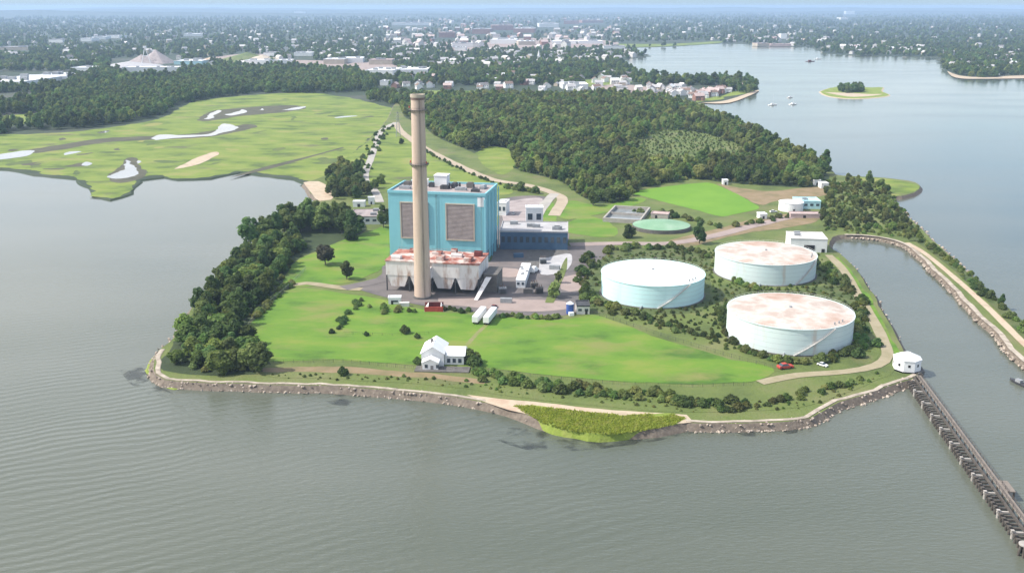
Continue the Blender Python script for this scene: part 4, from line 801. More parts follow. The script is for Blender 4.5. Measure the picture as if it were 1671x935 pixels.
# breeching duct into the chimney
cl = Matrix.Rotation(-ang, 2)@(cp-a0)
MB().box((cl.x, (cl.y+3.6)/2, 11.5), (6, max(.8, abs(cl.y)-3.6), 6)).build('breeching_duct', M['duct'], PC)

def building(name, px0, px1, py, h, depth, wall, roof, label, cat='building', z=2.5, para=.5, group=None, yaw=None, wins=0, units=0, wm='glass', doors=()):
    a, c = G(px0, py, z), G(px1, py, z); W = (c-a).length; an = 0 if yaw is None else yaw
    e = empty(name, (a.x, a.y, z), an, label, cat, group)
    MB().box((W/2, depth/2, h/2), (W, depth, h)).build('wall', M[wall], e)
    rb = MB().box((W/2, depth/2, h+.15), (W+.3, depth+.3, .3))
    if para:
        for q, d in (((W/2, 0, h+.3+para/2), (W+.4, .4, para)), ((W/2, depth, h+.3+para/2), (W+.4, .4, para)), ((0, depth/2, h+.3+para/2), (.4, depth-.4, para)), ((W, depth/2, h+.3+para/2), (.4, depth-.4, para))): rb.box(q, d)
    rb.build('roof', M[roof], e)
    for k in range(wins):
        x = W*(k+.5)/wins; MB().box((x, -.03, h*.58), (W/wins*.55, .2, h*.32)).build('window', M[wm], e)
    for x, ww, hh in doors: MB().box((x*W, -.04, hh/2), (ww, .22, hh)).build('door', M['dark'], e)
    for k in range(units):
        x, y = W*random.uniform(.12, .88), depth*random.uniform(.2, .8); s = min(W, depth)*.09+.5
        MB().box((x, y, h+.3+s*.35), (s*1.6, s, s*.7)).build('roof_unit', M['steel'], e)
    return e, W
building('office_annex', 816, 926, 407, 11.2, 29, 'navy', 'greyroof', 'long navy annex with grey roof beside the turquoise block', yaw=ang*.3, wins=11, units=5, para=.6)
an, _ = building('roof_hall', 858, 886, 372, 13.6, 9, 'whiteroof', 'whiteroof', 'small white hall behind the navy annex', yaw=0, wins=2)
building('low_building', 572, 628, 367, 5.2, 26, 'white', 'gravelroof', 'low white building with pinkish grey roof west of the turquoise block', yaw=.05, wins=5, units=2)
building('small_shed', 576, 595, 338, 3.6, 6, 'white', 'whiteroof', 'small white shed in the trees behind the low white building', yaw=0, doors=((.5, 2, 2.4),))
building('small_shed', 601, 611, 334, 5.0, 4, 'whiteroof', 'whiteroof', 'narrow white hut beside the marsh road', yaw=.1, doors=((.5, 1.2, 2.2),))
building('side_building', 812, 826, 352, 9, 14, 'white', 'whiteroof', 'white block behind the east wall of the turquoise building', yaw=ang, wins=2, units=1)
building('canal_shed', 1289, 1347, 411, 8.0, 20, 'white', 'offwhite', 'white flat-roofed shed with dark doorway between rear tank and canal', yaw=-.12, doors=((.52, 6.5, 4.6), (.9, 2, 2.4)), units=2)
building('gatehouse', 941, 962, 513, 4.0, 9, 'offwhite', 'darksteel', 'small pale hut with dark roof at the lawn corner near the tank', yaw=0, doors=((.75, 1.2, 2.2),), wins=2)
building('white_box_hut', 634, 654, 497, 3.0, 4.2, 'whiteroof', 'whiteroof', 'small white hut on the grass below the chimney', yaw=0.05, doors=((.3, 1.1, 2.1),), wins=1)
building('trailer_office', 842, 857, 470, 4.4, 36, 'whiteroof', 'whiteroof', 'long white modular office standing in the dark yard', yaw=-.10, para=0, wins=2, units=5)
building('cyan_building', 1300, 1338, 341, 5.5, 16, 'cyanwall', 'cyanwall', 'cyan flat building joined to the round white tank', yaw=-.06, units=2, wins=4)
building('brick_shed', 1290, 1346, 356, 2.6, 8, 'pinkroof', 'pinkroof', 'low pinkish roofed shed in front of the cyan building', yaw=-.05, doors=((.4, 2, 2),))
building('small_shed', 1240, 1252, 358, 3.2, 7, 'white', 'whiteroof', 'white shed in the hedge below the round white tank', yaw=.1, doors=((.5, 1.5, 2.2),))
building('small_shed', 1328, 1339, 303, 4, 8, 'white', 'whiteroof', 'white hut at the wood edge, further from the thicket', yaw=0, doors=((.5, 1.6, 2.4),))
building('small_shed', 1340, 1352, 308, 4, 8, 'white', 'whiteroof', 'white hut at the wood edge, closer to the thicket', yaw=.05, doors=((.5, 1.6, 2.4),))
building('small_shed', 1180, 1188, 302, 3.5, 6, 'white', 'whiteroof', 'tiny white hut at the top corner of the bright field', yaw=0, doors=((.5, 1.6, 2.4),))
# round white tank
p = G(1290, 343); e = empty('round_tank', (p.x, p.y, 2.5), 0, 'small round white tank beside the cyan building', 'tank')
MB().cyl((0, 0), 9, 9, 0, 6.5, 40).build('shell', M['whiteroof'], e); MB().cyl((0, 0), 9.3, .4, 6.502, 7.8, 40).build('roof', M['white'], e); MB().box((0, -9.05, 1.2), (1.4, .5, 2.4)).build('door', M['dark'], e)

# yard gear
def gear(px, py, sx, sy, h, m, label, cat='transformer'):
    p = G(px, py); e = empty('transformer', (p.x, p.y, 2.5), .1, label, cat, 'grey yard transformers')
    MB().box((0, 0, h*.5), (sx, sy, h)).build('tank', M[m], e)
    for i in range(3): MB().cyl((-sx*.3+i*sx*.3, 0), .22, .15, h, h+1.5, 8).build('bushing', M['brownroof'], e)
    b = MB()
    for i in range(6): b.box((-sx*.4+i*sx*.16, -sy*.5-.5, h*.45), (.18, .96, h*.7))
    b.build('radiator', M['darksteel'], e)
for px, py, l in ((812, 462, 'grey transformer nearest the dust collector'), (820, 478, 'grey transformer near the pink pavement'), (872, 470, 'grey transformer east of the long white office'), (886, 430, 'grey transformer under the navy annex'), (880, 478, 'grey transformer beside the yard island')):
    gear(px, py, 4, 3, 3.2, random.choice(['steel', 'conc_dk']), l)

land('dark_apron', [(862, 408), (925, 408), (920, 432), (870, 440), (856, 428)], 'conc_dk', 7, jit=.4)
land('switchyard_gravel', [(880, 424), (930, 414), (926, 440), (884, 448)], 'greyroof', 8, jit=.3)
land('grass_strip', [(918, 430), (926, 420), (922, 448), (912, 470), (904, 494), (890, 494), (900, 468)], 'land', 9, jit=.5)
for i, (px, py, m, w1, w2, h, l) in enumerate([(806, 470, 'rust', 6, 2.4, 2.5, 'rusty container in the yard beside the dust collector'), (826, 494, 'steel', 6, 2.4, 2.5, 'grey container on the pink pavement'), (862, 478, 'conc_dk', 5, 2.4, 2.4, 'dark container south of the long white office'), (905, 440, 'steel', 6, 2.4, 2.6, 'grey container in the gravel switchyard'), (846, 420, 'navy', 6, 2.4, 2.5, 'navy container below the navy annex'), (660, 500, 'offwhite', 5, 2.2, 2.2, 'pale container on the grass at the chimney foot')]):
    p = G(px, py); e = empty('container', (p.x, p.y, 2.5), random.uniform(-.3, .3), l, 'container')
    MB().box((0, 0, h/2), (w1, w2, h)).build('body', M[m], e); MB().box((w1/2+.03, 0, h/2), (.1, w2*.9, h*.9)).build('door', M['steel'], e)
# ------------------------------------------------------------------ storage tanks
def tank_shell(stain, base):
    return mat('tank_shell', base, .07, rough=.5, coord='obj', second=(stain, .11, .60, .80), stretch=(1.2, 1.2, .18))
def storage_tank(px, py, rad_, h, roofm, shellm, label, stair_a):
    p = G(px, py); e = empty('storage_tank', (p.x, p.y, 2.5), 0, label, 'storage tank')
    MB().cyl((0, 0), rad_, rad_, 0, h, 128).build('shell', shellm, e)
    b = MB()
    for k in range(1, 5): b.ring((0, 0), rad_-.05, rad_+.04, h*k/5-.05, h*k/5+.05, 128)
    b.build('course_seam', M['seam'], e)
    MB().cyl((0, 0), rad_+.15, rad_*.03, h+.01, h+1.5, 96).build('roof', roofm, e)
    MB().ring((0, 0), rad_-.2, rad_+.32, h-.25, h+.1, 128).build('rim', shellm, e)
    MB().ring((0, 0), rad_-.3, rad_+.9, -.2, .35, 96).build('base_ring', M['conc_dk'], e)
    st = MB(); n = 46; da = h*1.5/rad_
    for i in range(n):
        a = stair_a+da*i/n; r = rad_+.55; st.box((r*math.cos(a), r*math.sin(a), .4+(h-.4)*i/n), (.9, .75, .12), a)
    for s in (.12, .98):
        for i in range(n):
            a, c = stair_a+da*i/n, stair_a+da*(i+1)/n; r = rad_+s; z0, z1 = .4+(h-.4)*i/n, .4+(h-.4)*(i+1)/n
            st.tube((r*math.cos(a), r*math.sin(a), z0+1.0), (r*math.cos(c), r*math.sin(c), z1+1.0), .05, 4)
            if s > .5 and i % 3 == 0: st.tube((r*math.cos(a), r*math.sin(a), z0), (r*math.cos(a), r*math.sin(a), z0+1), .04, 4)
    st.build('stairway', M['offwhite'], e)
    for i in range(3):
        a = stair_a+da+.1+i*.12; r = rad_*.9; MB().cyl((r*math.cos(a), r*math.sin(a)), .35, .35, h+.2, h+1.3, 10).build('roof_vent', M['steel'], e)
    MB().cyl((0, 0), .8, .6, h+1.3, h+2.2, 14).build('centre_vent', M['steel'], e)
    b = MB()
    for i in range(64):
        a = 2*math.pi*i/64; c = 2*math.pi*(i+1)/64; r = rad_-.1
        b.tube((r*math.cos(a), r*math.sin(a), h+.1), (r*math.cos(a), r*math.sin(a), h+1.1), .035, 4); b.tube((r*math.cos(a), r*math.sin(a), h+1.1), (r*math.cos(c), r*math.sin(c), h+1.1), .035, 4)
    b.build('roof_rail', M['white'], e)
    MB().tube((rad_*math.cos(-1.9), rad_*math.sin(-1.9), .9), ((rad_+5)*math.cos(-1.9), (rad_+5)*math.sin(-1.9), .9), .35, 10).build('outlet_pipe', M['steel'], e)
    return e
sh_b = tank_shell((.46, .66, .70), [(.52, .76, .77), (.62, .82, .82)]); sh_w = tank_shell((.50, .36, .27), [(.55, .67, .66), (.64, .71, .70)])
rf_w = mat('tank_roof_white', [(.56, .64, .65), (.68, .72, .72)], .05, rough=.6, coord='obj')
rf_r = mat('tank_roof_weathered', [(.40, .325, .28), (.54, .485, .44), (.46, .37, .315)], .055, rough=.8, coord='obj', second=((.34, .20, .14), .045, .53, .74), lohi=(.4, .6))
storage_tank(*TK[0][:2], TK[0][2], 12.2, rf_r, sh_w, 'front storage tank with rust-stained pinkish roof near the pumphouse', -1.75)
storage_tank(*TK[1][:2], TK[1][2], 11.8, rf_w, sh_b, 'pale cyan storage tank with clean white roof near the yard', -1.6)
storage_tank(*TK[2][:2], TK[2][2], 11.8, rf_r, sh_w, 'rear storage tank with rust-stained pinkish roof beside the canal shed', -1.2)

# ------------------------------------------------------------------ white house on the lawn
p = G(688, 597); e = empty('white_house', (p.x, p.y, 2.5), -.06, 'white house with steep gabled hall and lower wing on the lawn by the shore', 'house')
b = MB()
hw = 9.6
# main gabled hall, ridge running away from the shore
MB().prism([(0, 0), (hw, 0), (hw, 5.6), (hw/2, 8.6), (0, 5.6)], 0, 13.5).build('wall', M['white'], e)
MB().prism([(-.5, 5.42), (-.5, 5.75), (hw/2, 9.05), (hw+.5, 5.75), (hw+.5, 5.42), (hw/2, 8.72)], -.6, 14.1).build('roof', M['whiteroof'], e)
MB().box((hw*.38, 7.2, 8.9), (1.1, 1.1, 2.0)).build('chimney', M['shingle'], e)
MB().prism([(1.2, 0), (hw-1.8, 0), (hw-1.8, 3.4), (hw/2-.3, 4.9), (1.2, 3.4)], -5.2, -.1).build('porch', M['white'], e)
MB().prism([(.8, 3.3), (.8, 3.6), (hw/2-.3, 5.3), (hw-1.4, 3.6), (hw-1.4, 3.3), (hw/2-.3, 5.0)], -5.6, -.62).build('porch_roof', M['whiteroof'], e)
# lower wing to the east
MB().box((hw+4.2, 6.4, 2.3), (8.2, 8.4, 4.6)).build('wing_wall', M['white'], e)
MB().add([(hw+.55, 1.2, 4.5), (hw+9, 1.2, 4.5), (hw+9, 6.4, 7.0), (hw+.55, 6.4, 7.0), (hw+9, 11.6, 4.5), (hw+.55, 11.6, 4.5), (hw+.55, 1.2, 4.2), (hw+9, 1.2, 4.2), (hw+9, 11.6, 4.2), (hw+.55, 11.6, 4.2)], [(0, 1, 2, 3), (3, 2, 4, 5), (6, 7, 1, 0), (8, 9, 5, 4), (7, 8, 4, 2, 1), (9, 6, 0, 3, 5), (9, 8, 7, 6)]).build('wing_roof', M['whiteroof'], e)
for x in (2.8, 7.6): MB().box((x, -5.25, 1.9), (1.3, .2, 1.5)).build('window', M['glass'], e)
MB().box((5.2, -5.27, 1.1), (1.2, .2, 2.2)).build('door', M['shingle'], e)
for x in (hw+1.8, hw+4.2, hw+6.6): MB().box((x, 2.17, 1.9), (1.4, .2, 1.8)).build('window', M['glass'], e)
for y in (3, 7, 10.5): MB().box((-.03, y, 3), (.2, 1.2, 1.6)).build('window', M['glass'], e)
MB().box((hw+8.29, 6.4, 2.2), (.1, .1, .1)).build('wall_lamp', M['darksteel'], e)
MB().box((9.5, -4.2, .25), (23, 6.4, .5)).build('terrace', M['conc_dk'], e)
for x, y, s in ((hw+11, 5.0, 1.9), (hw+13, 1.0, 1.5), (-1.8, 2, 1.0)):
    q = Vector((p.x, p.y))+Matrix.Rotation(-.06, 2)@Vector((x, y)); o = link(bpy.data.objects.new('shrub', SHRUB['dark green'])); o.location = (q.x, q.y, 2.5); o.scale = (s*1.2, s*1.2, s*1.25)
    tag(o, {1.9: 'large dark bush against the wing of the white house', 1.5: 'dark bush at the terrace corner of the white house', 1.0: 'dark bush on the gable side of the white house'}[s], 'shrub')

# ------------------------------------------------------------------ pumphouse, pier, breakwater gear
p = G(1479, 600, 2.6); e = empty('pumphouse', (p.x, p.y, 2.6), .2, 'white octagonal pumphouse at the landward end of the pier', 'pumphouse')
MB().cyl((0, 0), 5.7, 5.7, -.1, 4.6, 8).build('wall', M['whiteroof'], e); MB().cyl((0, 0), 5.95, 1.2, 4.85, 7.0, 8).cyl((0, 0), 5.95, 5.95, 4.6, 4.85, 8).build('roof', M['whiteroof'], e)
for i in range(8):
    a = R(22.5+45*i); MB().box((5.2*math.cos(a), 5.2*math.sin(a), 2.5), (.25, 1.0, 1.1), a).build('window', M['dark'], e)
MB().cyl((0, 0), 7.4, 7.4, -1.6, -.1, 8).build('platform', M['conc_dk'], e)
for i in range(8):
    a = R(45*i); MB().cyl((6.6*math.cos(a), 6.6*math.sin(a)), .3, .3, -4, -1.6, 8).build('pile', M['wood_dk'], e)
pa, pb = G(1499, 612, 3.4), G(1730, 925, 3.4); dv = (pb-pa); LN = dv.length; an = math.atan2(dv.y, dv.x)
e = empty('pier', (pa.x, pa.y, 0), an, 'long narrow timber pier on piles running out from the pumphouse', 'pier')
MB().box((LN/2, .0, 3.25), (LN, 1.7, .35)).build('deck', M['pier_deck'], e)       # local +y = canal side
b = MB()
for s in (-.9, .9):
    for zz in (3.95, 4.45): b.box((LN/2, s, zz), (LN, .08, .09))
    k = int(LN/3)
    for i in range(k+1): b.box((i*LN/k, s, 3.9), (.12, .1, 1.2))
b.build('railing', M['wood_dk'], e)
MB().box((LN/2, -1.9, 2.5), (LN, .7, .7)).box((LN/2, -5.2, 1.75), (LN, .35, .45)).build('stringer', M['wood_dk'], e)
NP = 58
b = MB()
for i in range(NP):
    x = 3+(LN-6)*i/(NP-1)
    pl = MB().tube((x, -5.3, -1.5), (x, -5.3, 2.6), .42, 9).box((x, -3.7, 2.05), (.62, 4.2, .55)).box((x, -5.3, 2.72), (.95, .95, .22))
    pl.build('pile_bent', [M['wood_dk'] if i % 5 else M['deck']], e)
for i in range(30):
    x = 3+(LN-6)*i/29; MB().tube((x, .6, -1.5), (x, .6, 3.05), .3, 8).build('pile', M['wood_dk'], e)
xk = (G(1632, 792, 3.4)-pa).dot(dv.normalized())
MB().box((xk, 2.2, 3.25), (7.5, 2.6, .36)).build('landing', M['pier_deck'], e)
for x, y in ((xk-3.4, 3.2), (xk+3.4, 3.2)): MB().tube((x, y, -1.5), (x, y, 3.05), .3, 8).build('pile', M['wood_dk'], e)
p = G(1672, 893, 2.5); e = empty('mooring_dolphin', (p.x, p.y, 0), 0, 'cluster of pale mooring piles beside the pier near the frame edge', 'mooring dolphin')
b = MB()
for i in range(7): a = i*6.283/6; r = 0 if i == 6 else 1.1; MB().tube((r*1.5*math.cos(a), r*1.5*math.sin(a), -1.5), (r*math.cos(a), r*math.sin(a), 3.2+.3*(i % 2)), .38, 8).build('pile', M['wood_dk'], e)
MB().cyl((0, 0), 1.7, 1.7, 3.4, 3.8, 12).build('cap', M['deck'], e)

# canal jetty and small boat
p = G(1404, 480, 1.2); e = empty('landing_stage', (p.x, p.y, 0), -1.0, 'short pale landing stage on the canal bank', 'jetty')
MB().box((0, 0, 1.3), (10, 1.8, .3)).build('deck', M['deck'], e)
for x in (-4, 0, 4): MB().tube((x, .7, -1.5), (x, .7, 1.2), .2, 7).build('pile', M['wood_dk'], e)
def boat(px, py, L_, hull, top, label, rz, group=None, mast=False, cat='boat'):
    p = G(px, py, 0); e = empty('boat', (p.x, p.y, 0), rz, label, cat, group)
    prof = [(-.5, .36, 0), (-.3, .40, .02), (0, .40, .05), (.3, .28, .12), (.5, .02, .2)]; vs = []
    for x, wd, sh in prof:
        vs += [(x*L_, -wd*L_*.42, .85+sh*L_*.25), (x*L_, -wd*L_*.28, -.3), (x*L_, wd*L_*.28, -.3), (x*L_, wd*L_*.42, .85+sh*L_*.25)]
    fs = []
    for i in range(4):
        for j in range(3): a = 4*i+j; fs.append((a, a+1, a+5, a+4))
        fs.append((4*i+3, 4*i, 4*i+4, 4*i+7))
    fs += [(0, 3, 2, 1), (16, 17, 18, 19)]
    MB().add(vs, fs).build('hull', M[hull], e)
    MB().box((-.05*L_, 0, 1.0+L_*.06), (L_*.3, L_*.2, L_*.14)).build('cabin', M[top], e)
    if mast: MB().tube((.02*L_, 0, .8), (.02*L_, 0, L_*1.2), .09, 6).tube((.02*L_, 0, 1.9), (-.4*L_, 0, 1.9), .09, 6).build('mast', M['white'], e)
    return e
boat(1661, 626, 8.5, 'darksteel', 'steel', 'dark hulled workboat with grey cabin on the canal near the breakwater', 1.9)
boat(1261, 172, 15, 'white', 'white', 'white moored boat off the spit, nearer the wood', .3, mast=True)
boat(1294, 171, 15, 'white', 'whiteroof', 'white moored boat off the spit, nearer the small island', .5, mast=True)
boat(1289, 160, 11, 'offwhite', 'white', 'small pale boat behind the two moored white boats', .4)
boat(1322, 101, 26, 'darkred', 'darkred', 'dark red vessel far out in the harbour', .1)
boat(1335, 97, 22, 'white', 'white', 'white vessel just behind the dark red one in the harbour', .1)

# ------------------------------------------------------------------ vehicles and yard things
def trailer(px, py, rz, label, group):
    p = G(px, py); e = empty('semi_trailer', (p.x, p.y, 2.5), rz, label, 'trailer', group); L_ = 17
    MB().box((0, L_/2, 2.7), (2.9, L_, 3.0)).build('body', M['whiteroof'], e); MB().box((0, L_/2, 1.05), (1.2, L_-1, .3)).build('chassis', M['darksteel'], e)
    for x in (-1.1, 1.1):
        for y in (1.6, 3.0): MB().tube((x-.2, y, .5), (x+.2, y, .5), .5, 12).build('wheel', M['tyre'], e)
        MB().box((x*.7, L_-4, .5), (.25, .25, 1.0)).build('landing_leg', M['darksteel'], e)
    for x in (-.72, .72): MB().box((x, -.03, 2.7), (1.3, .08, 2.7)).build('rear_door', M['white'], e)
    return e
trailer(775, 530, -.22, 'white box trailer parked on the lawn edge, nearer the red skip', 'white trailers on the lawn edge'); trailer(793, 531, -.22, 'white box trailer parked on the lawn edge, nearer the pink pavement', 'white trailers on the lawn edge')
p = G(691, 509); e = empty('skip', (p.x, p.y, 2.5), .04, 'big open red skip with pale sloping ends at the lawn edge', 'skip')
MB().box((5.2, .1, 1.3), (9.4, .35, 2.6)).build('front_panel', M['red'], e); MB().box((5.2, 6.9, 1.5), (9.4, .3, 3.0)).build('rear_panel', M['darkred'], e)
MB().box((5.2, 3.5, .25), (9.0, 6.4, .4)).build('floor_panel', M['darkred'], e)
MB().add([(.3, .3, 0), (.3, 6.7, 0), (2.2, 6.7, 2.9), (2.2, .3, 2.6), (.7, .3, 0), (.7, 6.7, 0), (2.5, 6.7, 2.9), (2.5, .3, 2.6)], [(0, 3, 2, 1), (4, 5, 6, 7), (3, 7, 6, 2), (0, 4, 7, 3), (1, 2, 6, 5), (0, 1, 5, 4)]).build('end_panel', M['offwhite'], e)
MB().add([(10.2, .3, 0), (10.2, 6.7, 0), (9.0, 6.7, 2.9), (9.0, .3, 2.6), (9.8, .3, 0), (9.8, 6.7, 0), (8.6, 6.7, 2.9), (8.6, .3, 2.6)], [(0, 1, 2, 3), (4, 7, 6, 5), (3, 2, 6, 7), (0, 3, 7, 4), (1, 5, 6, 2), (0, 4, 5, 1)]).build('end_panel', M['offwhite'], e)
p = G(930, 512); e = empty('chemical_tote', (p.x, p.y, 2.5), .2, 'blue upright tank with white top beside the pale hut', 'tank')
MB().cyl((0, 0), 1.9, 1.9, .3, 5.4, 20).build('shell', M['blue'], e); MB().cyl((0, 0), 2.0, .5, 5.4, 6.4, 20).build('lid', M['whiteroof'], e); MB().box((0, -2.6, .8), (2.4, 2.0, 1.6)).build('pump_box', M['whiteroof'], e)
for x in (-1.2, 1.2): MB().box((x, 0, .15), (.4, 2.6, .3)).build('foot', M['darksteel'], e)
def car(px, py, rz, m, label, group=None, s=1.0, van=False):
    p = G(px, py); e = empty('van' if van else 'car', (p.x, p.y, 2.5), rz, label, 'van' if van else 'car', group); e.scale = (s, s, s)
    h = 1.0 if van else .55
    MB().prism([(-2.2, .35), (2.25, .35), (2.3, .85), (1.2, 1.0), (-2.1, 1.05), (-2.25, .8)], -.9, .9).build('body', M[m], e)
    MB().add([(-2.0 if van else -1.7, -.85, 1.02), (1.1, -.85, 1.0), (1.1, .85, 1.0), (-2.0 if van else -1.7, .85, 1.02), (-1.9 if van else -1.1, -.7, 1.0+h), (.3, -.7, 1.0+h), (.3, .7, 1.0+h), (-1.9 if van else -1.1, .7, 1.0+h)], [(3, 2, 1, 0), (4, 5, 6, 7), (0, 1, 5, 4), (1, 2, 6, 5), (2, 3, 7, 6), (3, 0, 4, 7)]).build('cabin', M['white' if van else 'glass'], e)
    MB().box((-.4, 0, 1.03+h), (1.4, 1.3, .06)).build('roof', M[m], e)
    for x in (-1.4, 1.4):
        for y in (-.85, .85): MB().tube((x, y-.1, .33), (x, y+.1, .33), .33, 12).build('wheel', M['tyre'], e)
    return e
car(1281, 601, .3, 'red', 'red truck parked at the foot of the front rusty tank', s=1.5)
car(1342, 597, -.8, 'white', 'white car parked in the shrubs below the front rusty tank', s=1.0)
car(872, 444, 1.2, 'white', 'white van parked beside the long white office', s=1.7, van=True)
car(1262, 347, .2, 'white', 'white car by the round white tank, parked lengthwise', 'cars by the round tank', 1.2); car(1272, 352, .9, 'steel', 'grey car by the round white tank, parked askew', 'cars by the round tank', 1.2)
car(1332, 332, .1, 'orange', 'orange truck parked behind the cyan building', s=1.6)
car(806, 503, 1.3, 'darkred', 'dark red car at the end of the pink pavement beside the trailers', s=1.2)
car(838, 350, 1.4, 'offwhite', 'pale car in the car park behind the navy annex', s=1.1)

# basins
p = G(1084, 380); e = empty('covered_basin', (p.x, p.y+14, 2.5), .06, 'large oval basin under a pale green cover', 'basin')
MB().cyl((0, 0), 20, 20, 0, 2.6, 64, sy=.95).build('wall', M['conc_dk'], e); MB().cyl((0, 0), 19.7, 3, 2.61, 4.6, 64, sy=.95).build('cover', M['greencover'], e)
a, c, d = G(985, 362), G(1040, 376), G(1090, 350); uu = (c-a); an = math.atan2(uu.y, uu.x)
e = empty('settling_basin', (a.x, a.y, 2.5), -.28, 'square concrete settling basin with pale walls and grey water', 'basin')
S1, S2 = 26, 46
MB().box((S1/2, S2/2, .6), (S1-1, S2-1, .4)).build('water_surface', M['basinwater'], e)
for q, dd in (((S1/2, 0, 1.5), (S1+1.2, 1.2, 3)), ((S1/2, S2, 1.5), (S1+1.2, 1.2, 3)), ((0, S2/2, 1.5), (1.2, S2-1.2, 3)), ((S1, S2/2, 1.5), (1.2, S2-1.2, 3)), ((S1/2, S2*.5, 1.3), (S1-1.2, .8, 2.6))):
    MB().box(q, dd).build('wall', M['conc'], e)
building('basin_hut', 1062, 1090, 356, 3, 8, 'conc', 'pinkroof', 'long low concrete hut at the back of the settling basin', yaw=-.3, doors=((.3, 1.5, 2.2),))

# fences
def fence(px, h, label, m='steel', sp=3.0, z=2.5):
    c = [G(x, y, z) for x, y in px]; e = empty('fence', (c[0].x, c[0].y, z), 0, label, 'fence'); o0 = c[0]; po = MB(); ml = MB()
    for i in range(len(c)-1):
        a, b_ = c[i]-o0, c[i+1]-o0; L_ = (b_-a).length; k = max(1, int(L_/sp)); an_ = math.atan2((b_-a).y, (b_-a).x); mid = (a+b_)/2
        for j in range(k): q = a.lerp(b_, j/k); po.box((q.x, q.y, h/2), (.09, .09, h), an_)
        ml.box((mid.x, mid.y, h-.06), (L_, .05, .05), an_)
        kk = int(L_/.9)
        for j in range(kk): q = a.lerp(b_, (j+.5)/kk); ml.box((q.x, q.y, h/2), (.03, .03, h-.1), an_)
    po.build('post', M[m], e); ml.build('rail', M[m], e)
fence([(396, 560), (408, 530), (430, 506), (470, 472), (500, 440)], 2.4, 'grey fence between the shore grove and the lawn')
fence([(430, 592), (560, 591), (690, 604), (780, 606), (900, 618), (1000, 627), (1130, 632), (1230, 628)], 1.6, 'thin dark fence along the seaward side of the lawn', 'darksteel', 4)
fence([(968, 513), (1012, 526), (1090, 553), (1180, 580), (1262, 602)], 1.8, 'thin dark fence between the lawn and the tanks', 'darksteel', 4)
fence([(700, 545), (640, 548), (560, 545)], 1.2, 'low dark fence crossing the lawn from the white house to the hedge', 'darksteel', 4)

# power pylon by the road fork
p = G(650, 224); e = empty('lattice_pylon', (p.x, p.y, 2.5), .2, 'slim grey lattice pylon at the fork of the roads', 'pylon'); b = MB()
for sx in (-1, 1):
    for sy in (-1, 1): b.tube((sx*2.6, sy*2.6, 0), (sx*.5, sy*.5, 30), .16, 5)
for k in range(9):
    z0, z1 = k*3.3, (k+1)*3.3; w0, w1 = 2.6-2.1*z0/30, 2.6-2.1*z1/30
    for s in (-1, 1): b.tube((-w0, s*w0, z0), (w1, s*w1, z1), .09, 4); b.tube((w0, s*w0, z0), (-w1, s*w1, z1), .09, 4); b.tube((s*w0, -w0, z0), (s*w1, w1, z1), .09, 4)
b.build('tower', M['steel'], e)
b = MB()
for z in (20, 24, 28): b.box((0, 0, z), (9, .3, .3))
b.build('cross_arm', M['steel'], e)

# ------------------------------------------------------------------ the far town
def block(x0, x1, y, h, depth, wall, roof, label, cat='building', para=1, units=4, wins=0, group=None):
    return building(label.split(' ')[-1] if False else 'town_building', x0, x1, y, h, depth, wall, roof, label, cat, 1.0, para, group, random.uniform(-.12, .12), wins, units)
for r in BLOCKS:
    block(*r)
# heaps and quarry mound
def heap(px, py, r, h, m, label, z=1.0):
    p = G(px, py, z); b = MB(); n = 26; vs = [(0, 0, h)]
    for k in range(1, 7):
        for i in range(n):
            a = 2*math.pi*i/n; q = r*k/6*(1+.18*mnoise.noise((math.cos(a)*1.5, math.sin(a)*1.5, px))); vs.append((q*math.cos(a), q*math.sin(a), h*(1-(k/6)**.9)-(.5 if k == 6 else 0)))
    fs = [(0, 1+i, 1+(i+1) % n) for i in range(n)]+[(1+(k-1)*n+i, 1+k*n+i, 1+k*n+(i+1) % n, 1+(k-1)*n+(i+1) % n) for k in range(1, 6) for i in range(n)]
    o = b.add(vs, fs).build('heap', M[m], None, (p.x, p.y, z)); tag(o, label, 'heap')
for r in ((212, 108, 85, 12, 'greyroof', 'grey gravel heap, lowest of the conical heaps'), (232, 104, 50, 24, 'gravelroof', 'pinkish gravel heap in the middle of the works'), (256, 103, 56, 36, 'gravelroof', 'tallest pinkish conical heap of the works'), (345, 103, 60, 16, 'sand', 'sandy heap west of the quarry mound'), (405, 99, 90, 24, 'land', 'broad tan quarry mound with grassy top'), (430, 100, 70, 18, 'tan', 'tan heap on the harbour side of the quarry mound')):
    heap(*r)
p = G(254, 103, 1); e = empty('conveyor_tower', (p.x, p.y-70, 1), 0, 'steel frame conveyor tower over the pinkish heaps', 'tower')
b = MB()
for s in (-1, 1): b.tube((s*13, 0, 0), (0, 0, 44), .9, 6)
b.tube((-6.5, 0, 22), (6.5, 0, 22), .8, 6); b.build('frame', M['white'], e); MB().box((0, 0, 45), (8, 6, 5)).build('head_house', M['white'], e)
p = G(879, 104, 1); e = empty('church', (p.x, p.y, 1), 0, 'white church with tall steeple among the harbour trees', 'church')
MB().prism([(-6, 0), (6, 0), (6, 8), (0, 13), (-6, 8)], 3, 26).build('nave', M['white'], e); MB().box((0, 0, 10), (6, 6, 20)).build('tower', M['white'], e); MB().cyl((0, 0), 3.4, .2, 20, 36, 8).build('spire', M['white'], e)

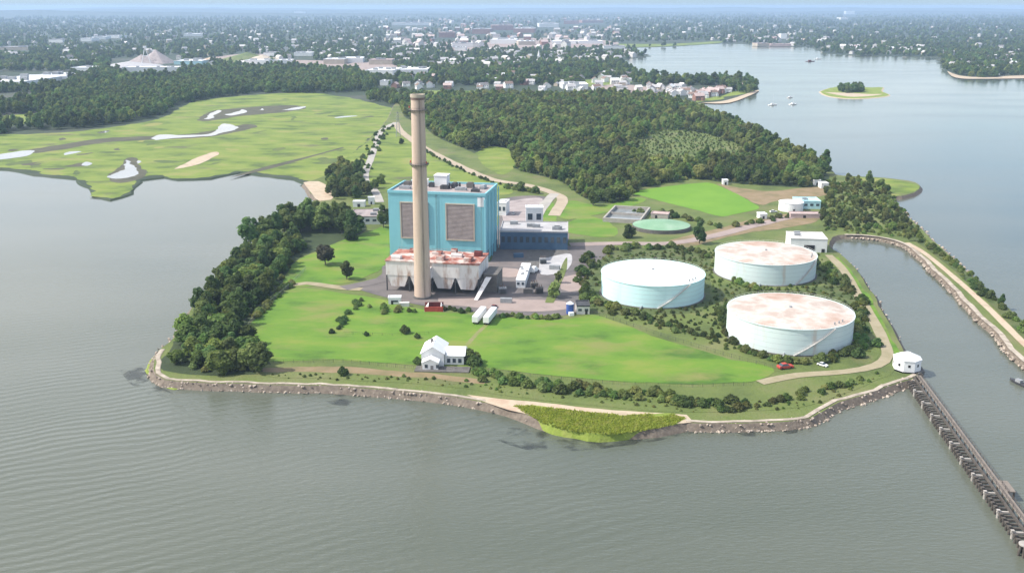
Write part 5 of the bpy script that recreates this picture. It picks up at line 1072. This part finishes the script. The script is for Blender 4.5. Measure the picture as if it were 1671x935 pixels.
# houses
def house_mesh(wall, roof, seed):
    rg = random.Random(seed); b = MB(); w_, d_, h_ = 12, 9, rg.uniform(5, 6.5)
    b.prism([(-w_/2, 0), (w_/2, 0), (w_/2, h_), (-w_/2, h_)], -d_/2, d_/2, 0)
    b.add([(-w_/2, -d_/2, h_), (-w_/2, d_/2, h_), (-w_/2, 0, h_+2.9), (w_/2, -d_/2, h_), (w_/2, d_/2, h_), (w_/2, 0, h_+2.9)], [(0, 2, 1), (3, 4, 5)], 0)
    for s in (-1, 1):
        b.add([(-w_/2-.5, s*(d_/2+.5), h_-.3), (w_/2+.5, s*(d_/2+.5), h_-.3), (w_/2+.5, 0, h_+3.05), (-w_/2-.5, 0, h_+3.05)], [(0, 1, 2, 3) if s < 0 else (3, 2, 1, 0)], 1)
    b.box((w_*.22, 1, h_+2.6), (.9, .9, 2.2), 0, 2)
    for s in (-1, 1):
        for x in (-4, -1.3, 1.4, 4.1): b.box((x, s*(d_/2+.02), h_*.68), (1.1, .14, 1.4), 0, 3)
    b.prism([(w_*.1, 0), (w_*.42, 0), (w_*.42, h_*.62), (w_*.1, h_*.62)], -d_/2-3, -d_/2-.01, 0)
    o = b.build('house', [M[wall], M[roof], M['brick'], M['glass']]); me = o.data; bpy.data.objects.remove(o); return me
HM = [('white', 'grey', house_mesh('white', 'shingle', 1)), ('white', 'brown', house_mesh('white', 'brownroof', 2)), ('tan', 'grey', house_mesh('tan', 'greyroof', 3)), ('white', 'pale', house_mesh('white', 'greyroof', 4)), ('brick-red', 'pinkish', house_mesh('brick', 'pinkroof', 5)), ('pale', 'white', house_mesh('offwhite', 'whiteroof', 6))]
HP = []
def houses(px, n, place, cols, s0=.9, s1=1.4, miny=0):
    xs = [p[0] for p in px]; ys = [p[1] for p in px]; k = 0; t_ = 0
    while k < n and t_ < n*60:
        t_ += 1; x, y = random.uniform(min(xs), max(xs)), random.uniform(min(ys), max(ys))
        if not inside((x, y), px) or not inside((x, y), main_px_land): continue
        g = G(x, y, 1.0)
        if any((g-q[0]).length < 14 for q in HP[-220:]): continue
        HP.append((g, random.choice(cols), random.uniform(s0, s1), place)); k += 1
houses([(1128, 160), (1160, 152), (1205, 140), (1212, 146), (1170, 157), (1140, 165)], 22, 'on the bare part of the spit', [1, 4, 4, 3], 1.0, 1.4)
houses([(1030, 150), (1060, 142), (1128, 145), (1140, 160), (1100, 158)], 26, 'on the wooded neck of the spit', [0, 3, 5, 2, 1])
houses([(900, 118), (1000, 112), (1040, 135), (1020, 150), (880, 150), (860, 130)], 44, 'between the wood and the inlet', [0, 3, 5, 2, 1])
houses([(640, 128), (740, 110), (880, 104), (900, 130), (860, 148), (700, 148), (640, 146)], 60, 'among the trees behind the marsh head', [0, 3, 5, 1, 4])
houses([(1546, 104), (1600, 96), (1690, 92), (1690, 121), (1600, 123), (1556, 120)], 60, 'on the wooded point across the bay', [0, 1, 2, 3, 5])
houses([(1330, 80), (1400, 86), (1480, 88), (1530, 89), (1530, 82), (1400, 76), (1340, 74)], 40, 'along the far bay shore', [0, 3, 5, 4])
houses([(1180, 68), (1240, 70), (1320, 73), (1320, 60), (1200, 58)], 30, 'behind the waterfront halls', [0, 3, 4, 5])
SEEN = {}
HP.sort(key=lambda r: r[0].length)
for g, c, s, place in HP:
    wl, rf, me = HM[c]; o = link(bpy.data.objects.new('house', me)); o.location = (g.x, g.y, 1.0); o.rotation_euler.z = random.uniform(-.5, .5)+random.choice((0, 1.57)); o.scale = (s, s, s)
    tag(o, f"{wl} house with {rf} roof {place}", 'house', 'houses '+place)
print('houses', len(HP))
fb = MB(); k = 0
def far_house(g, s, rz, wm, rm, h):
    Mx = Matrix.Rotation(rz, 3, 'Z'); c = Vector((g.x, g.y, 1.0))
    q = lambda x, y, z: c+Mx@Vector((x*s, y*s, z*s))
    fb.add([q(-6, -4.5, 0), q(6, -4.5, 0), q(6, 4.5, 0), q(-6, 4.5, 0), q(-6, -4.5, h), q(6, -4.5, h), q(6, 4.5, h), q(-6, 4.5, h), q(-6, 0, h+3), q(6, 0, h+3)], [(0, 1, 5, 4), (1, 2, 6, 9, 5), (2, 3, 7, 6), (3, 0, 4, 8, 7)], wm)
    fb.add([q(-6.4, -4.9, h-.2), q(6.4, -4.9, h-.2), q(6.4, 0, h+3.1), q(-6.4, 0, h+3.1), q(6.4, 4.9, h-.2), q(-6.4, 4.9, h-.2)], [(0, 1, 2, 3), (3, 2, 4, 5)], rm)
while k < 900:
    x = random.gauss(780, 330) if random.random() < .55 else random.uniform(-40, 1710); y = 24+88*random.random()**1.1
    if not (-60 < x < 1730) or not town_ok(x, y): continue
    g = G(x, y, 1.0); core = (620 < x < 1010 and 28 < y < 80)
    far_house(g, random.uniform(.9, 1.5)*(1.8 if core else 1.15), random.uniform(0, 3.14), random.choice([0, 0, 1, 2] if core else [0, 0, 0, 1]), random.choice([3, 4, 5, 6] if core else [3, 4, 4, 6]), random.uniform(5, 8)); k += 1
tag(fb.build('distant_houses', [M['offwhite'], M['tan'], M['brick'], M['shingle'], M['greyroof'], M['pinkroof'], M['offwhite']]), 'countless pale houses dotted through the far wooded town', 'houses', kind='stuff')
